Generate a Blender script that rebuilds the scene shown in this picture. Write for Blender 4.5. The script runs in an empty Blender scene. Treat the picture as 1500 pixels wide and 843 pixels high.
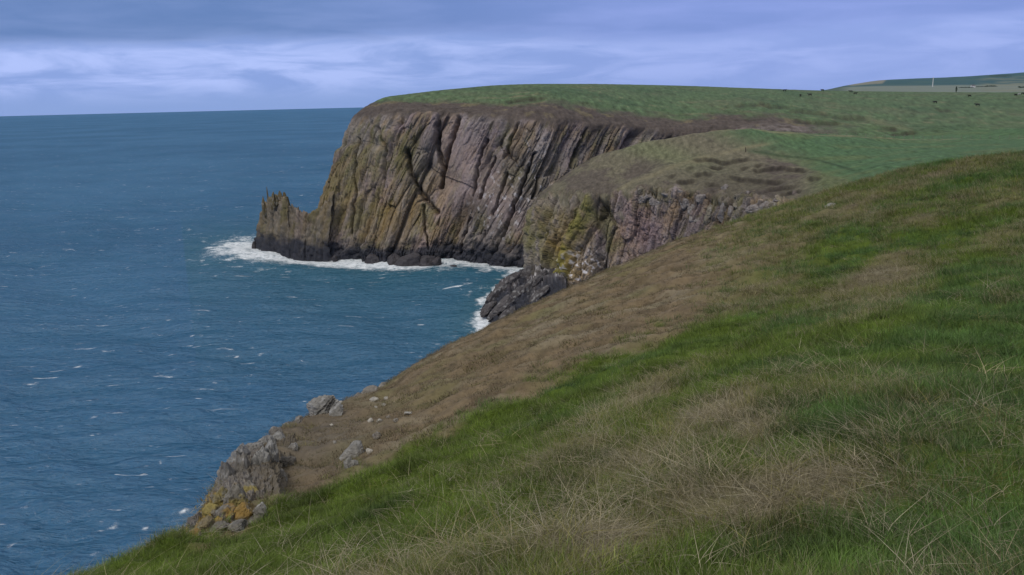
import bpy, bmesh, math, random
import numpy as np
from mathutils import Vector, Matrix
from mathutils.bvhtree import BVHTree

random.seed(7)
RNG = np.random.default_rng(7)
sc = bpy.context.scene
col = sc.collection

# ------------------------------------------------------------------ camera
EYE = 60.0                      # eye height above the sea
F = 1200.0                      # focal length in photo pixels (1500 wide)
PITCH = math.radians(12.855)
ROLL = 0.023
cam_d = bpy.data.cameras.new('camera')
cam = bpy.data.objects.new('camera', cam_d)
col.objects.link(cam)
cam_d.sensor_fit = 'HORIZONTAL'
cam_d.angle = 2 * math.atan(750.0 / F)
cam_d.clip_start = 0.1
cam_d.clip_end = 60000
RM = Matrix.Rotation(math.pi / 2 - PITCH, 4, 'X') @ Matrix.Rotation(-ROLL, 4, 'Z')
cam.matrix_world = Matrix.Translation((0, 0, EYE)) @ RM
sc.camera = cam
R3 = np.array(RM.to_3x3())

# ------------------------------------------------------------------ light
SUN_EL, SUN_AZ = math.radians(48), math.radians(-150)     # azimuth from +Y, clockwise: behind and to the left
world = bpy.data.worlds.new('World')
sc.world = world
world.use_nodes = True
sun_d = bpy.data.lights.new('sun', 'SUN')
sun_d.energy = 1.5
sun_d.angle = math.radians(22)
sun_d.color = (1.0, 0.94, 0.84)
sun = bpy.data.objects.new('sun', sun_d)
col.objects.link(sun)
sv = Vector((math.sin(SUN_AZ) * math.cos(SUN_EL), math.cos(SUN_AZ) * math.cos(SUN_EL), math.sin(SUN_EL)))
sun.rotation_euler = sv.to_track_quat('Z', 'Y').to_euler()
sun.location = (0, 0, 300)
sc.view_settings.view_transform = 'Standard'
sc.view_settings.look = 'None'
sc.view_settings.exposure = 0.22
sc.view_settings.gamma = 1.0
sc.cycles.max_bounces = 5
sc.cycles.diffuse_bounces = 3
sc.cycles.glossy_bounces = 2
sc.cycles.transmission_bounces = 2
sc.cycles.transparent_max_bounces = 4
sc.cycles.volume_bounces = 1
sc.cycles.use_denoising = True


class NT:
    """tiny helper to wire shader nodes"""
    def __init__(self, tree):
        self.t = tree
        tree.nodes.clear()

    def n(self, kind, props=None, **inp):
        nd = self.t.nodes.new(kind)
        for k, v in (props or {}).items():
            setattr(nd, k, v)
        for k, v in inp.items():
            key = int(k[1:]) if k[0] == '_' and k[1:].isdigit() else k.replace('_', ' ')
            s = nd.inputs[key]
            if isinstance(v, bpy.types.NodeSocket):
                self.t.links.new(v, s)
            else:
                s.default_value = v
        return nd

    def math(self, op, a, b=0.0, c=0.0):
        return self.n('ShaderNodeMath', {'operation': op}, _0=a, _1=b, _2=c).outputs[0]

    def mix(self, f, a, b, mode='MIX'):
        nd = self.t.nodes.new('ShaderNodeMix')
        nd.data_type = 'RGBA'
        nd.blend_type = mode
        for s, v in ((nd.inputs['Factor'], f), (nd.inputs[6], a), (nd.inputs[7], b)):
            if isinstance(v, bpy.types.NodeSocket):
                self.t.links.new(v, s)
            else:
                s.default_value = v
        return nd.outputs[2]

    def smooth(self, x, lo, hi):
        return self.n('ShaderNodeMapRange', {'interpolation_type': 'SMOOTHSTEP'}, Value=x, From_Min=lo, From_Max=hi).outputs[0]

    def link(self, a, b):
        self.t.links.new(a, b)


def rgb(r, g, b):
    return (r, g, b, 1.0)


def build_sky():
    w = NT(world.node_tree)
    sky = w.n('ShaderNodeTexSky', {'sky_type': 'NISHITA', 'sun_disc': False, 'sun_elevation': SUN_EL,
                                   'sun_rotation': SUN_AZ, 'altitude': 60.0, 'dust_density': 1.5})
    d = w.n('ShaderNodeTexCoord').outputs['Generated']
    xyz = w.n('ShaderNodeSeparateXYZ', Vector=d)
    x, y, z = xyz.outputs
    h = w.math('MAXIMUM', z, 0.0)
    den = w.math('ADD', h, 0.06)
    px = w.math('DIVIDE', x, den)
    py = w.math('DIVIDE', y, den)
    p = w.n('ShaderNodeCombineXYZ', X=px, Y=py, Z=0.0).outputs[0]
    # layered stratus seen along the plane of the cloud base
    n1 = w.n('ShaderNodeTexNoise', Vector=p, Scale=0.55, Detail=6.0, Roughness=0.55, Distortion=0.3).outputs['Fac']
    n2 = w.n('ShaderNodeTexNoise', Vector=p, Scale=0.9, Detail=6.0, Roughness=0.55, Distortion=0.3).outputs['Fac']
    # streaky small clouds close to the horizon
    q = w.n('ShaderNodeMapping', {'vector_type': 'POINT'}, Vector=d, Scale=(8.0, 8.0, 46.0)).outputs[0]
    n3 = w.n('ShaderNodeTexNoise', Vector=q, Scale=1.0, Detail=7.0, Roughness=0.58, Distortion=0.5).outputs['Fac']
    q2 = w.n('ShaderNodeMapping', {'vector_type': 'POINT'}, Vector=d, Location=(0.4, 0.1, 0.0), Scale=(2.2, 2.2, 9.0)).outputs[0]
    n4 = w.n('ShaderNodeTexNoise', Vector=q2, Scale=1.0, Detail=4.0, Roughness=0.5).outputs['Fac']
    # height of the ragged lower edge of the dark deck
    zz = w.math('ADD', z, w.math('MULTIPLY', w.math('SUBTRACT', n3, 0.5), 0.022))
    zz = w.math('ADD', zz, w.math('MULTIPLY', w.math('SUBTRACT', n4, 0.5), 0.055))
    deck = w.smooth(zz, 0.060, 0.082)
    east = w.smooth(x, -0.35, 0.30)
    lit = w.mix(w.smooth(n3, 0.36, 0.66), rgb(0.235, 0.340, 0.69), rgb(0.410, 0.510, 0.90))
    low = w.smooth(z, 0.0, 0.030)
    lit = w.mix(low, rgb(0.240, 0.345, 0.66), lit)
    dark = w.mix(east, rgb(0.110, 0.198, 0.440), rgb(0.190, 0.275, 0.62))
    dark2 = w.mix(east, rgb(0.170, 0.260, 0.530), rgb(0.255, 0.335, 0.72))
    dark = w.mix(w.smooth(n2, 0.3, 0.75), dark, dark2)
    lit = w.mix(w.math('MULTIPLY', east, 0.55), lit, dark2)
    c = w.mix(deck, lit, dark)
    # a light grey cover higher up, the same deck seen from below
    up = w.smooth(z, 0.12, 0.55)
    top = w.mix(w.smooth(n1, 0.3, 0.7), rgb(0.50, 0.51, 0.54), rgb(0.66, 0.67, 0.69))
    c = w.mix(up, c, top)
    bg1 = w.n('ShaderNodeBackground', Color=sky.outputs[0], Strength=0.05)
    bg2 = w.n('ShaderNodeBackground', Color=c, Strength=1.0)
    mx = w.n('ShaderNodeMixShader', _0=0.93, _1=bg1.outputs[0], _2=bg2.outputs[0])
    out = w.n('ShaderNodeOutputWorld')
    w.link(mx.outputs[0], out.inputs['Surface'])


build_sky()


# ------------------------------------------------------------------ geometry from photo measurements
def ray(px, py):
    d = np.array([(px - 750.0) / F, -(py - 421.5) / F, -1.0])
    return R3 @ d


def P(px, py, r):
    """the point seen at photo pixel (px, py), at horizontal distance r"""
    d = ray(px, py)
    k = r / math.hypot(d[0], d[1])
    return np.array([d[0] * k, d[1] * k, EYE + d[2] * k])


def W(px, py, z=0.0):
    """the point of the sea surface seen at a photo pixel"""
    d = ray(px, py)
    k = (z - EYE) / d[2]
    return np.array([d[0] * k, d[1] * k, z])


def pix(p):
    """photo pixel of world points (n,3)"""
    q = (np.asarray(p) - np.array([0, 0, EYE])) @ R3
    dz = np.where(-q[..., 2] < 0.05, 0.05, -q[..., 2])
    return 750 + F * q[..., 0] / dz, 421.5 - F * q[..., 1] / dz


def pt(a):
    if len(a) == 4:
        return np.array(a[1:], float)                 # ('w', x, y, z)
    if len(a) == 2:
        return W(*a)
    return P(*a)


# ---- noise
def _h(ix, iy, iz, seed):
    h = (ix.astype(np.int64) * 374761393 + iy.astype(np.int64) * 668265263 + iz.astype(np.int64) * 2147483647 + seed * 1274126177) & 0xffffffff
    h = ((h ^ (h >> 13)) * 1274126177) & 0xffffffff
    h = ((h ^ (h >> 16)) * 2246822519) & 0xffffffff
    return (h ^ (h >> 15)) & 0xffffffff


def h01(ix, iy=0, iz=0, seed=0):
    ix = np.asarray(ix)
    return _h(ix, np.zeros_like(ix) + iy, np.zeros_like(ix) + iz, seed) / 4294967295.0


def vnoise(x, y, z=0.0, seed=0):
    x, y, z = np.broadcast_arrays(np.asarray(x, float), np.asarray(y, float), np.asarray(z, float))
    x0, y0, z0 = np.floor(x), np.floor(y), np.floor(z)
    fx, fy, fz = x - x0, y - y0, z - z0
    ux, uy, uz = [f * f * f * (f * (f * 6 - 15) + 10) for f in (fx, fy, fz)]
    x0, y0, z0 = x0.astype(np.int64), y0.astype(np.int64), z0.astype(np.int64)
    flat = bool(np.all(z == 0))
    r = 0
    for k in ((0,) if flat else (0, 1)):
        wz = 1 if flat else ((1 - uz) if k == 0 else uz)
        for j in (0, 1):
            wy = (1 - uy) if j == 0 else uy
            for i in (0, 1):
                wx = (1 - ux) if i == 0 else ux
                hh = _h(x0 + i, y0 + j, z0 + k, seed)
                gx = ((hh & 1023) / 511.5 - 1)
                gy = (((hh >> 10) & 1023) / 511.5 - 1)
                gz = (((hh >> 20) & 1023) / 511.5 - 1)
                r = r + wx * wy * wz * (gx * (fx - i) + gy * (fy - j) + (0 if flat else gz * (fz - k)))
    return r * 1.5


def fbm(x, y, z=0.0, seed=0, octv=4, gain=0.5, lac=2.03):
    a, s, t = 1.0, 0.0, 0.0
    for o in range(octv):
        s = s + a * vnoise(x, y, z, seed + o * 17)
        t += a
        a *= gain
        x, y, z = x * lac, y * lac, np.asarray(z) * lac
    return s / t * 1.4


def sstep(x, a, b):
    t = np.clip((x - a) / (b - a), 0, 1)
    return t * t * (3 - 2 * t)


def mixc(c, d, m):
    return c * (1 - m[..., None]) + np.asarray(d) * m[..., None]


# ---- lofting
def pchip(x, Y, xs):
    x = np.asarray(x, float)
    n = len(x)
    hh = np.diff(x)
    sh = (-1,) + (1,) * (Y.ndim - 1)
    H = hh.reshape(sh)
    D = np.diff(Y, axis=0) / H
    M = np.zeros_like(Y)
    if n > 2:
        w1 = (2 * H[1:] + H[:-1])
        w2 = (H[1:] + 2 * H[:-1])
        ok = D[:-1] * D[1:] > 0
        with np.errstate(divide='ignore', invalid='ignore'):
            m = (w1 + w2) / (w1 / D[:-1] + w2 / D[1:])
        M[1:-1] = np.where(ok, m, 0)
    M[0], M[-1] = D[0], D[-1]
    i = np.clip(np.searchsorted(x, xs, side='right') - 1, 0, n - 2)
    t = ((xs - x[i]) / hh[i]).reshape(sh)
    hb = hh[i].reshape(sh)
    return ((2 * t**3 - 3 * t**2 + 1) * Y[i] + (t**3 - 2 * t**2 + t) * hb * M[i] +
            (-2 * t**3 + 3 * t**2) * Y[i + 1] + (t**3 - t**2) * hb * M[i + 1])


def span(counts):
    out = []
    for k, c in enumerate(counts):
        out.append(k + np.arange(c) / c)
    return np.concatenate(out + [[len(counts)]])


def loft(rows, cu, cv):
    """rows: list of equally long lists of points -> grid (nu, nv, 3) and the fractional row index"""
    A = np.array([[pt(a) for a in r] for r in rows])          # (rows, cols, 3)
    A = np.transpose(A, (1, 0, 2))
    us, vs = span(cu), span(cv)
    B = pchip(np.arange(A.shape[0]), A, us)
    B = np.transpose(B, (1, 0, 2))
    C = pchip(np.arange(B.shape[0]), B, vs)
    return np.transpose(C, (1, 0, 2)).copy(), us, vs


def normals(G):
    du = np.gradient(G, axis=0)
    dv = np.gradient(G, axis=1)
    n = np.cross(du, dv)
    return n / (np.linalg.norm(n, axis=-1, keepdims=True) + 1e-9)


def blur(A, k, times=2):
    A = A.copy()
    for ax in (0, 1):
        for _ in range(times):
            pad = [(0, 0)] * A.ndim
            pad[ax] = (k, k)
            B = np.pad(A, pad, mode='edge')
            S = np.cumsum(B, axis=ax)
            S = np.concatenate([np.zeros_like(np.take(S, [0], axis=ax)), S], axis=ax)
            n = A.shape[ax]
            A = (np.take(S, np.arange(2 * k + 1, 2 * k + 1 + n), axis=ax) - np.take(S, np.arange(n), axis=ax)) / (2 * k + 1)
    return A


def mesh_from(name, V, faces, mat, colors=None, smooth=True, extra=None, parent=None):
    me = bpy.data.meshes.new(name)
    V = np.ascontiguousarray(V, dtype=np.float32)
    faces = np.ascontiguousarray(faces, dtype=np.int32)
    nf, k = faces.shape
    me.vertices.add(len(V))
    me.vertices.foreach_set('co', V.ravel())
    me.loops.add(nf * k)
    me.loops.foreach_set('vertex_index', faces.ravel())
    me.polygons.add(nf)
    me.polygons.foreach_set('loop_start', np.arange(nf, dtype=np.int32) * k)
    me.polygons.foreach_set('loop_total', np.full(nf, k, dtype=np.int32))
    me.update(calc_edges=True)
    me.polygons.foreach_set('use_smooth', np.full(nf, smooth) if isinstance(smooth, bool) else smooth)
    if colors is not None:
        at = me.attributes.new('col', 'FLOAT_COLOR', 'POINT')
        c = np.ones((len(V), 4), np.float32)
        c[:, :3] = colors.reshape(-1, 3)
        at.data.foreach_set('color', c.ravel())
    for k2, v in (extra or {}).items():
        at = me.attributes.new(k2, 'FLOAT', 'POINT')
        at.data.foreach_set('value', np.ascontiguousarray(v, dtype=np.float32).ravel())
    me.materials.append(mat)
    o = bpy.data.objects.new(name, me)
    col.objects.link(o)
    if parent is not None:
        o.parent = parent
    return o


def grid_faces(nu, nv, flip=False):
    i = np.arange(nu * nv).reshape(nu, nv)
    q = np.stack([i[:-1, :-1], i[1:, :-1], i[1:, 1:], i[:-1, 1:]], -1).reshape(-1, 4)
    return q[:, ::-1] if flip else q


def grid_obj(name, G, mat, colors=None, flip=False, smooth=True, extra=None, parent=None):
    nu, nv = G.shape[:2]
    return mesh_from(name, G.reshape(-1, 3), grid_faces(nu, nv, flip), mat, colors, smooth, extra, parent)


def facet(rock):
    """rock breaks in flat faces, turf is smooth"""
    return (rock[:-1, :-1] < 0.5).ravel()


def tag(o, label=None, cat=None, group=None, kind=None):
    for k, v in (('label', label), ('category', cat), ('group', group), ('kind', kind)):
        if v:
            o[k] = v
    return o


def bvh_of(o):
    me = o.data
    n = len(me.vertices)
    co = np.empty(n * 3, np.float32)
    me.vertices.foreach_get('co', co)
    k = np.empty(len(me.loops), np.int32)
    me.loops.foreach_get('vertex_index', k)
    return BVHTree.FromPolygons(co.reshape(-1, 3).tolist(), k.reshape(-1, 4).tolist())


def hit(bvh, px, py):
    d = ray(px, py)
    loc, nor, _, _ = bvh.ray_cast(Vector((0, 0, EYE)), Vector(d))
    return loc, nor


def drop(bvh, x, y, z=400.0):
    loc, nor, _, _ = bvh.ray_cast(Vector((x, y, z)), Vector((0, 0, -1)))
    return loc


# ------------------------------------------------------------------ materials
def new_mat(name):
    m = bpy.data.materials.new(name)
    m.use_nodes = True
    return m, NT(m.node_tree)


def land_material(name, scales, amp=0.45, rough=0.95, bump=0.4, bdist=0.1, spec=0.15):
    """albedo from soil / rock / plant colour (distant hills include a haze tint), broken up by grain and fine relief"""
    m, t = new_mat(name)
    a = t.n('ShaderNodeAttribute', {'attribute_name': 'col'}).outputs['Color']
    geo = t.n('ShaderNodeNewGeometry').outputs['Position']
    n1 = t.n('ShaderNodeTexNoise', Vector=geo, Scale=scales[0], Detail=5.0, Roughness=0.65).outputs['Fac']
    n2 = t.n('ShaderNodeTexNoise', Vector=geo, Scale=scales[1], Detail=4.0, Roughness=0.7).outputs['Fac']
    f = t.math('ADD', t.math('MULTIPLY', t.math('SUBTRACT', n1, 0.5), 2.6 * amp), t.math('MULTIPLY', t.math('SUBTRACT', n2, 0.5), 1.8 * amp))
    f = t.math('MAXIMUM', t.math('ADD', f, 1.0), 0.15)
    g = t.n('ShaderNodeCombineXYZ', X=f, Y=f, Z=f).outputs[0]
    c = t.mix(1.0, a, g, 'MULTIPLY')
    b = t.n('ShaderNodeBump', Strength=bump, Distance=bdist, Height=t.math('ADD', n1, t.math('MULTIPLY', n2, 0.6)))
    bs = t.n('ShaderNodeBsdfPrincipled', Base_Color=c, Roughness=rough, Normal=b.outputs[0])
    bs.inputs['Specular IOR Level'].default_value = spec
    o = t.n('ShaderNodeOutputMaterial')
    t.link(bs.outputs[0], o.inputs[0])
    return m


def plain_material(name, c1, c2, scale=6.0, rough=0.8, spec=0.25):
    m, t = new_mat(name)
    geo = t.n('ShaderNodeTexCoord').outputs['Object']
    n1 = t.n('ShaderNodeTexNoise', Vector=geo, Scale=scale, Detail=5.0, Roughness=0.6).outputs['Fac']
    c = t.mix(t.smooth(n1, 0.3, 0.7), rgb(*c1), rgb(*c2))
    bs = t.n('ShaderNodeBsdfPrincipled', Base_Color=c, Roughness=rough)
    bs.inputs['Specular IOR Level'].default_value = spec
    o = t.n('ShaderNodeOutputMaterial')
    t.link(bs.outputs[0], o.inputs[0])
    return m


M_CLIFF = land_material('cliff_rock_and_heath', (0.9, 3.2), 0.42, 0.9, 0.7, 0.5)
M_HILL = land_material('hillside_turf', (1.6, 9.0), 0.4, 0.95, 0.6, 0.06)
M_FAR = land_material('distant_farmland', (0.012, 0.06), 0.25, 1.0, 0.0, 1.0)


def sea_material():
    m, t = new_mat('sea_water')
    geo = t.n('ShaderNodeNewGeometry').outputs['Position']
    foam = t.n('ShaderNodeAttribute', {'attribute_name': 'foam'}).outputs['Fac']
    shal = t.n('ShaderNodeAttribute', {'attribute_name': 'shallow'}).outputs['Fac']
    mp = t.n('ShaderNodeMapping', Vector=geo, Rotation=(0, 0, 0.5), Scale=(0.16, 0.45, 0.3)).outputs[0]
    w1 = t.n('ShaderNodeTexNoise', Vector=mp, Scale=1.0, Detail=6.0, Roughness=0.62, Distortion=0.5).outputs['Fac']
    mp2 = t.n('ShaderNodeMapping', Vector=geo, Rotation=(0, 0, -0.2), Scale=(0.02, 0.05, 0.03)).outputs[0]
    w2 = t.n('ShaderNodeTexNoise', Vector=mp2, Scale=1.0, Detail=4.0, Roughness=0.55).outputs['Fac']
    big = t.n('ShaderNodeTexNoise', Vector=geo, Scale=0.004, Detail=4.0, Roughness=0.6).outputs['Fac']
    c = t.mix(t.smooth(big, 0.35, 0.65), rgb(0.020, 0.096, 0.192), rgb(0.036, 0.128, 0.240))
    c = t.mix(shal, c, rgb(0.022, 0.105, 0.150))
    fn = t.n('ShaderNodeTexNoise', Vector=geo, Scale=0.5, Detail=7.0, Roughness=0.75, Distortion=0.8).outputs['Fac']
    ff = t.math('SUBTRACT', t.math('ADD', t.math('MULTIPLY', foam, 1.25), t.math('MULTIPLY', fn, 2.3)), 1.68)
    fm = t.smooth(ff, -0.08, 0.95)
    cm = t.n('ShaderNodeMapping', Vector=geo, Rotation=(0, 0, -0.3), Scale=(0.16, 0.62, 0.3)).outputs[0]
    cn = t.n('ShaderNodeTexNoise', Vector=cm, Scale=1.0, Detail=5.0, Roughness=0.6, Distortion=0.9).outputs['Fac']
    cl = t.n('ShaderNodeTexNoise', Vector=geo, Scale=0.035, Detail=2.0, Roughness=0.5).outputs['Fac']
    cap = t.smooth(t.math('ADD', cn, t.math('MULTIPLY', t.math('SUBTRACT', cl, 0.5), 0.22)), 0.635, 0.78)
    fm = t.math('MAXIMUM', fm, t.math('MULTIPLY', cap, 0.75))
    c = t.mix(fm, c, rgb(0.78, 0.82, 0.86))
    mp3 = t.n('ShaderNodeMapping', Vector=geo, Rotation=(0, 0, 0.15), Scale=(0.45, 1.1, 0.6)).outputs[0]
    w3 = t.n('ShaderNodeTexNoise', Vector=mp3, Scale=1.0, Detail=4.0, Roughness=0.6, Distortion=0.6).outputs['Fac']
    h = t.math('ADD', t.math('MULTIPLY', w1, 1.2), t.math('MULTIPLY', w2, 2.5))
    h = t.math('ADD', h, t.math('MULTIPLY', w3, 0.5))
    # steep little facets, present at every distance
    fc = t.n('ShaderNodeTexNoise', Vector=geo, Scale=0.8, Detail=3.0, Roughness=0.6).outputs['Color']
    fv = t.n('ShaderNodeVectorMath', {'operation': 'MULTIPLY_ADD'}, _0=fc, _1=(1.6, 1.6, 0.0), _2=(-0.8, -0.8, 0.0)).outputs[0]
    gn = t.n('ShaderNodeNewGeometry').outputs['Normal']
    nn = t.n('ShaderNodeVectorMath', {'operation': 'ADD'}, _0=gn, _1=fv).outputs[0]
    nn = t.n('ShaderNodeVectorMath', {'operation': 'NORMALIZE'}, _0=nn).outputs[0]
    b = t.n('ShaderNodeBump', Strength=0.9, Distance=1.3, Height=h, Normal=nn)
    r = t.math('ADD', t.math('MULTIPLY', fm, 0.4), 0.14)
    # a wind-roughened sea never mirrors fully at grazing angles: its reflectance levels off
    fr = t.n('ShaderNodeFresnel', IOR=1.333, Normal=b.outputs[0]).outputs[0]
    fr = t.math('MINIMUM', t.math('MULTIPLY', fr, 0.8), 0.10)
    fr = t.math('MULTIPLY', fr, t.math('SUBTRACT', 1.0, fm))
    d1 = t.n('ShaderNodeBsdfDiffuse', Color=c, Normal=b.outputs[0])
    g1 = t.n('ShaderNodeBsdfGlossy', Color=rgb(1, 1, 1), Roughness=r, Normal=b.outputs[0])
    mx = t.n('ShaderNodeMixShader', _0=fr, _1=d1.outputs[0], _2=g1.outputs[0])
    o = t.n('ShaderNodeOutputMaterial')
    t.link(mx.outputs[0], o.inputs[0])
    return m


# ------------------------------------------------------------------ rock relief
def slabs(S, T, k, w, hgt, seed, warp=0.12, groove=0.5):
    """steeply dipping beds: piecewise depth per slab with open joints between"""
    wp = fbm(S / (w * 2.2), T / (w * 5.0), seed=seed + 3, octv=3) * w * warp * 2
    s = (S - k * T + wp) / w
    s = s + 0.9 * vnoise(s * 0.37, s * 0 + 7.7, seed=seed + 21) + 0.5 * vnoise(s * 0.83, s * 0 + 3.1, seed=seed + 22)
    i = np.floor(s)
    f = s - i
    tb = (T + h01(i.astype(np.int64), seed=seed) * 97.0 + (f - 0.5) * w * 0.6) / hgt
    j = np.floor(tb)
    g = tb - j
    d = h01(i.astype(np.int64), j.astype(np.int64), seed=seed + 5) - 0.5
    tilt = (h01(i.astype(np.int64), seed=seed + 9) - 0.5) * (f - 0.5) * 1.2
    edge = np.exp(-(np.minimum(f, 1 - f) / 0.09) ** 2) * groove
    edge2 = np.exp(-(np.minimum(g, 1 - g) * hgt / (w * 0.12)) ** 2) * groove * 0.5
    return d + tilt - edge - edge2, h01(i.astype(np.int64), j.astype(np.int64), seed=seed + 11)


def facets(S, T, k, w, hgt, seed, groove=0.35, tilt=0.9):
    """jointed rock: irregular blocks, each with its own depth and its own tilted flat face"""
    X, Y = (S - k * T) / w, T / hgt
    xi, yi = np.floor(X).astype(np.int64), np.floor(Y).astype(np.int64)
    f1 = np.full(X.shape, 9.0)
    f2 = f1.copy()
    val = np.zeros_like(X)
    tone = np.zeros_like(X)
    for i in (-1, 0, 1):
        for j in (-1, 0, 1):
            cx, cy = xi + i, yi + j
            dx = X - (cx + 0.1 + 0.8 * h01(cx, cy, 0, seed))
            dy = Y - (cy + 0.1 + 0.8 * h01(cx, cy, 1, seed))
            d = np.maximum(np.abs(dx), np.abs(dy) * 0.9) * 0.6 + 0.4 * np.hypot(dx, dy)
            v = h01(cx, cy, 2, seed) - 0.5 + tilt * ((h01(cx, cy, 3, seed) - 0.5) * dx + (h01(cx, cy, 4, seed) - 0.35) * dy)
            tn = h01(cx, cy, 5, seed)
            near = d < f1
            f2 = np.where(near, f1, np.minimum(f2, d))
            val = np.where(near, v, val)
            tone = np.where(near, tn, tone)
            f1 = np.minimum(f1, d)
    return val - groove * np.exp(-((f2 - f1) / 0.10) ** 2), tone


def arc(G):
    S = np.cumsum(np.linalg.norm(np.diff(G, axis=0, prepend=G[:1]), axis=-1), axis=0)
    T = np.cumsum(np.linalg.norm(np.diff(G, axis=1, prepend=G[:, :1]), axis=-1), axis=1)
    m = S.shape[1] // 3
    return np.repeat(S[:, m:m + 1], S.shape[1], 1), T


def blob(px, py, x, y, rx, ry, ang=0.0):
    c, s = math.cos(math.radians(ang)), math.sin(math.radians(ang))
    dx, dy = px - x, py - y
    a = (dx * c - dy * s) / rx
    b = (dx * s + dy * c) / ry
    return np.exp(-(a * a + b * b))


GREY = np.array([0.238, 0.208, 0.196])
MAUVE = np.array([0.262, 0.206, 0.212])
BROWN = np.array([0.225, 0.165, 0.10])
OCHRE = np.array([0.25, 0.17, 0.06])
OLIVE = np.array([0.145, 0.135, 0.06])
DARKR = np.array([0.075, 0.07, 0.075])
WET = np.array([0.031, 0.034, 0.046])
GUANO = np.array([0.62, 0.60, 0.62])
HEATH = np.array([0.086, 0.070, 0.062])
TURF = np.array([0.080, 0.125, 0.062])
PALE = np.array([0.26, 0.23, 0.14])
PEAT = np.array([0.03, 0.025, 0.022])


def rock_colour(S, T, z, tones, seed):
    c = np.zeros(S.shape + (3,)) + GREY
    a = fbm(S / 22, T / 28, seed=seed, octv=4)
    c = mixc(c, MAUVE, sstep(a, -0.1, 0.35))
    b = fbm((S - 0.3 * T) / 9, T / 26, seed=seed + 1, octv=5, gain=0.6)
    c = mixc(c, BROWN, sstep(b, -0.15, 0.30) * 0.85)
    d = fbm((S - 0.3 * T) / 5, T / 15, seed=seed + 2, octv=5, gain=0.6)
    c = mixc(c, OLIVE, sstep(d, 0.0, 0.4) * 0.75)
    for tn, wt in tones:
        c = c * (1 + (tn[..., None] - 0.5) * wt)
    e = fbm((S - 0.3 * T) / 2.2, T / 8, seed=seed + 4, octv=4, gain=0.65)
    c = mixc(c, DARKR, sstep(e, 0.12, 0.45) * 0.75)
    return c * 0.94


def tide(c, G, S, seed, h0=6.0):
    z = G[..., 2]
    n = fbm(S / 7, z / 4, seed=seed, octv=4)
    m = 1 - sstep(z + n * 5, h0 * 0.55, h0 * 1.5)
    return mixc(c, WET, m * 0.95)


# ------------------------------------------------------------------ far headland
CRACKS = [([(672, 172), (662, 205), (652, 240), (645, 272)], 3.2, 4.0), ([(646, 168), (641, 190), (641, 215), (650, 245)], 3.6, 4.0), ([(714, 205), (700, 245), (691, 285)], 2.2, 3.2),
          ([(726, 232), (712, 265), (704, 290)], 2.8, 3.6), ([(745, 255), (733, 285), (722, 315)], 2.0, 3.0), ([(783, 225), (766, 270), (746, 320), (738, 345)], 2.4, 3.4),
          ([(598, 222), (604, 255), (617, 283), (640, 312)], 4.0, 3.6), ([(760, 180), (748, 205), (738, 232)], 1.8, 2.6), ([(808, 215), (796, 250), (782, 290)], 2.4, 3.2),
          ([(862, 188), (850, 215), (838, 245)], 2.6, 3.0), ([(553, 185), (560, 215), (556, 250), (560, 300)], 1.8, 2.4), ([(520, 200), (516, 240), (520, 290), (512, 340)], 1.8, 2.2),
          ([(930, 190), (922, 205), (914, 225)], 1.5, 2.2), ([(690, 320), (682, 345), (676, 372)], 2.0, 2.6), ([(740, 335), (728, 360), (720, 382)], 2.4, 3.0), ([(620, 300), (622, 335), (628, 365)], 1.6, 2.0)]
FSCARS = [[(1072, 155), (1100, 153), (1116, 151), (1130, 155), (1162, 157)], [(1150, 161), (1180, 163), (1220, 168)], [(1215, 171), (1245, 172), (1275, 173)], [(1160, 176), (1200, 179), (1235, 180)], [(1300, 194), (1325, 195), (1346, 193)],
          [(1368, 158), (1385, 161), (1396, 162)], [(735, 150), (765, 145), (800, 142)], [(1285, 186), (1300, 187), (1320, 191)]]


def line_dist(px, py, ln, jit=0.0, seed=9):
    d = np.full(px.shape, 1e9)
    qx = px + jit * 0.35 * vnoise(px / 9.0, py / 9.0, seed=seed)
    for a, b in zip(ln[:-1], ln[1:]):
        ax, ay = a
        bx, by = b[0] - ax, b[1] - ay
        t = np.clip(((qx - ax) * bx + (py - ay) * by) / (bx * bx + by * by), 0, 1)
        d = np.minimum(d, np.hypot(qx - ax - bx * t, py - ay - by * t))
    return d


def cut_scars(G2, px, py, lines, veg, dpt, thick):
    scar = np.zeros_like(px)
    for ln in lines:
        xs = np.array([a for a, b in ln], float)
        ys = np.array([b for a, b in ln], float)
        yl = np.interp(px, xs, ys) + 1.3 * vnoise(px / 14.0, px * 0 + 3.3, seed=5) * min(thick / 2.6, 1)
        inn = sstep(px, xs[0] - 2, xs[0] + 10) * (1 - sstep(px, xs[-1] - 10, xs[-1] + 2))
        d = py - yl
        prof = inn * sstep(d, -0.8, 1.6) * np.exp(-np.maximum(d, 0) / (2.3 * thick))
        G2[..., 2] -= prof * dpt * veg
        G2[..., 2] += inn * np.where(d <= 0, np.exp(d / 6.0), 0) * 0.3 * dpt * veg
        scar = np.maximum(scar, inn * sstep(d, -1.0, 0.4) * np.exp(-(np.maximum(d, 0) / thick) ** 2) * (0.75 + 0.5 * vnoise(px / 9.0, py / 3.0, seed=6)))
    return np.clip(scar, 0, 1)


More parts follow.
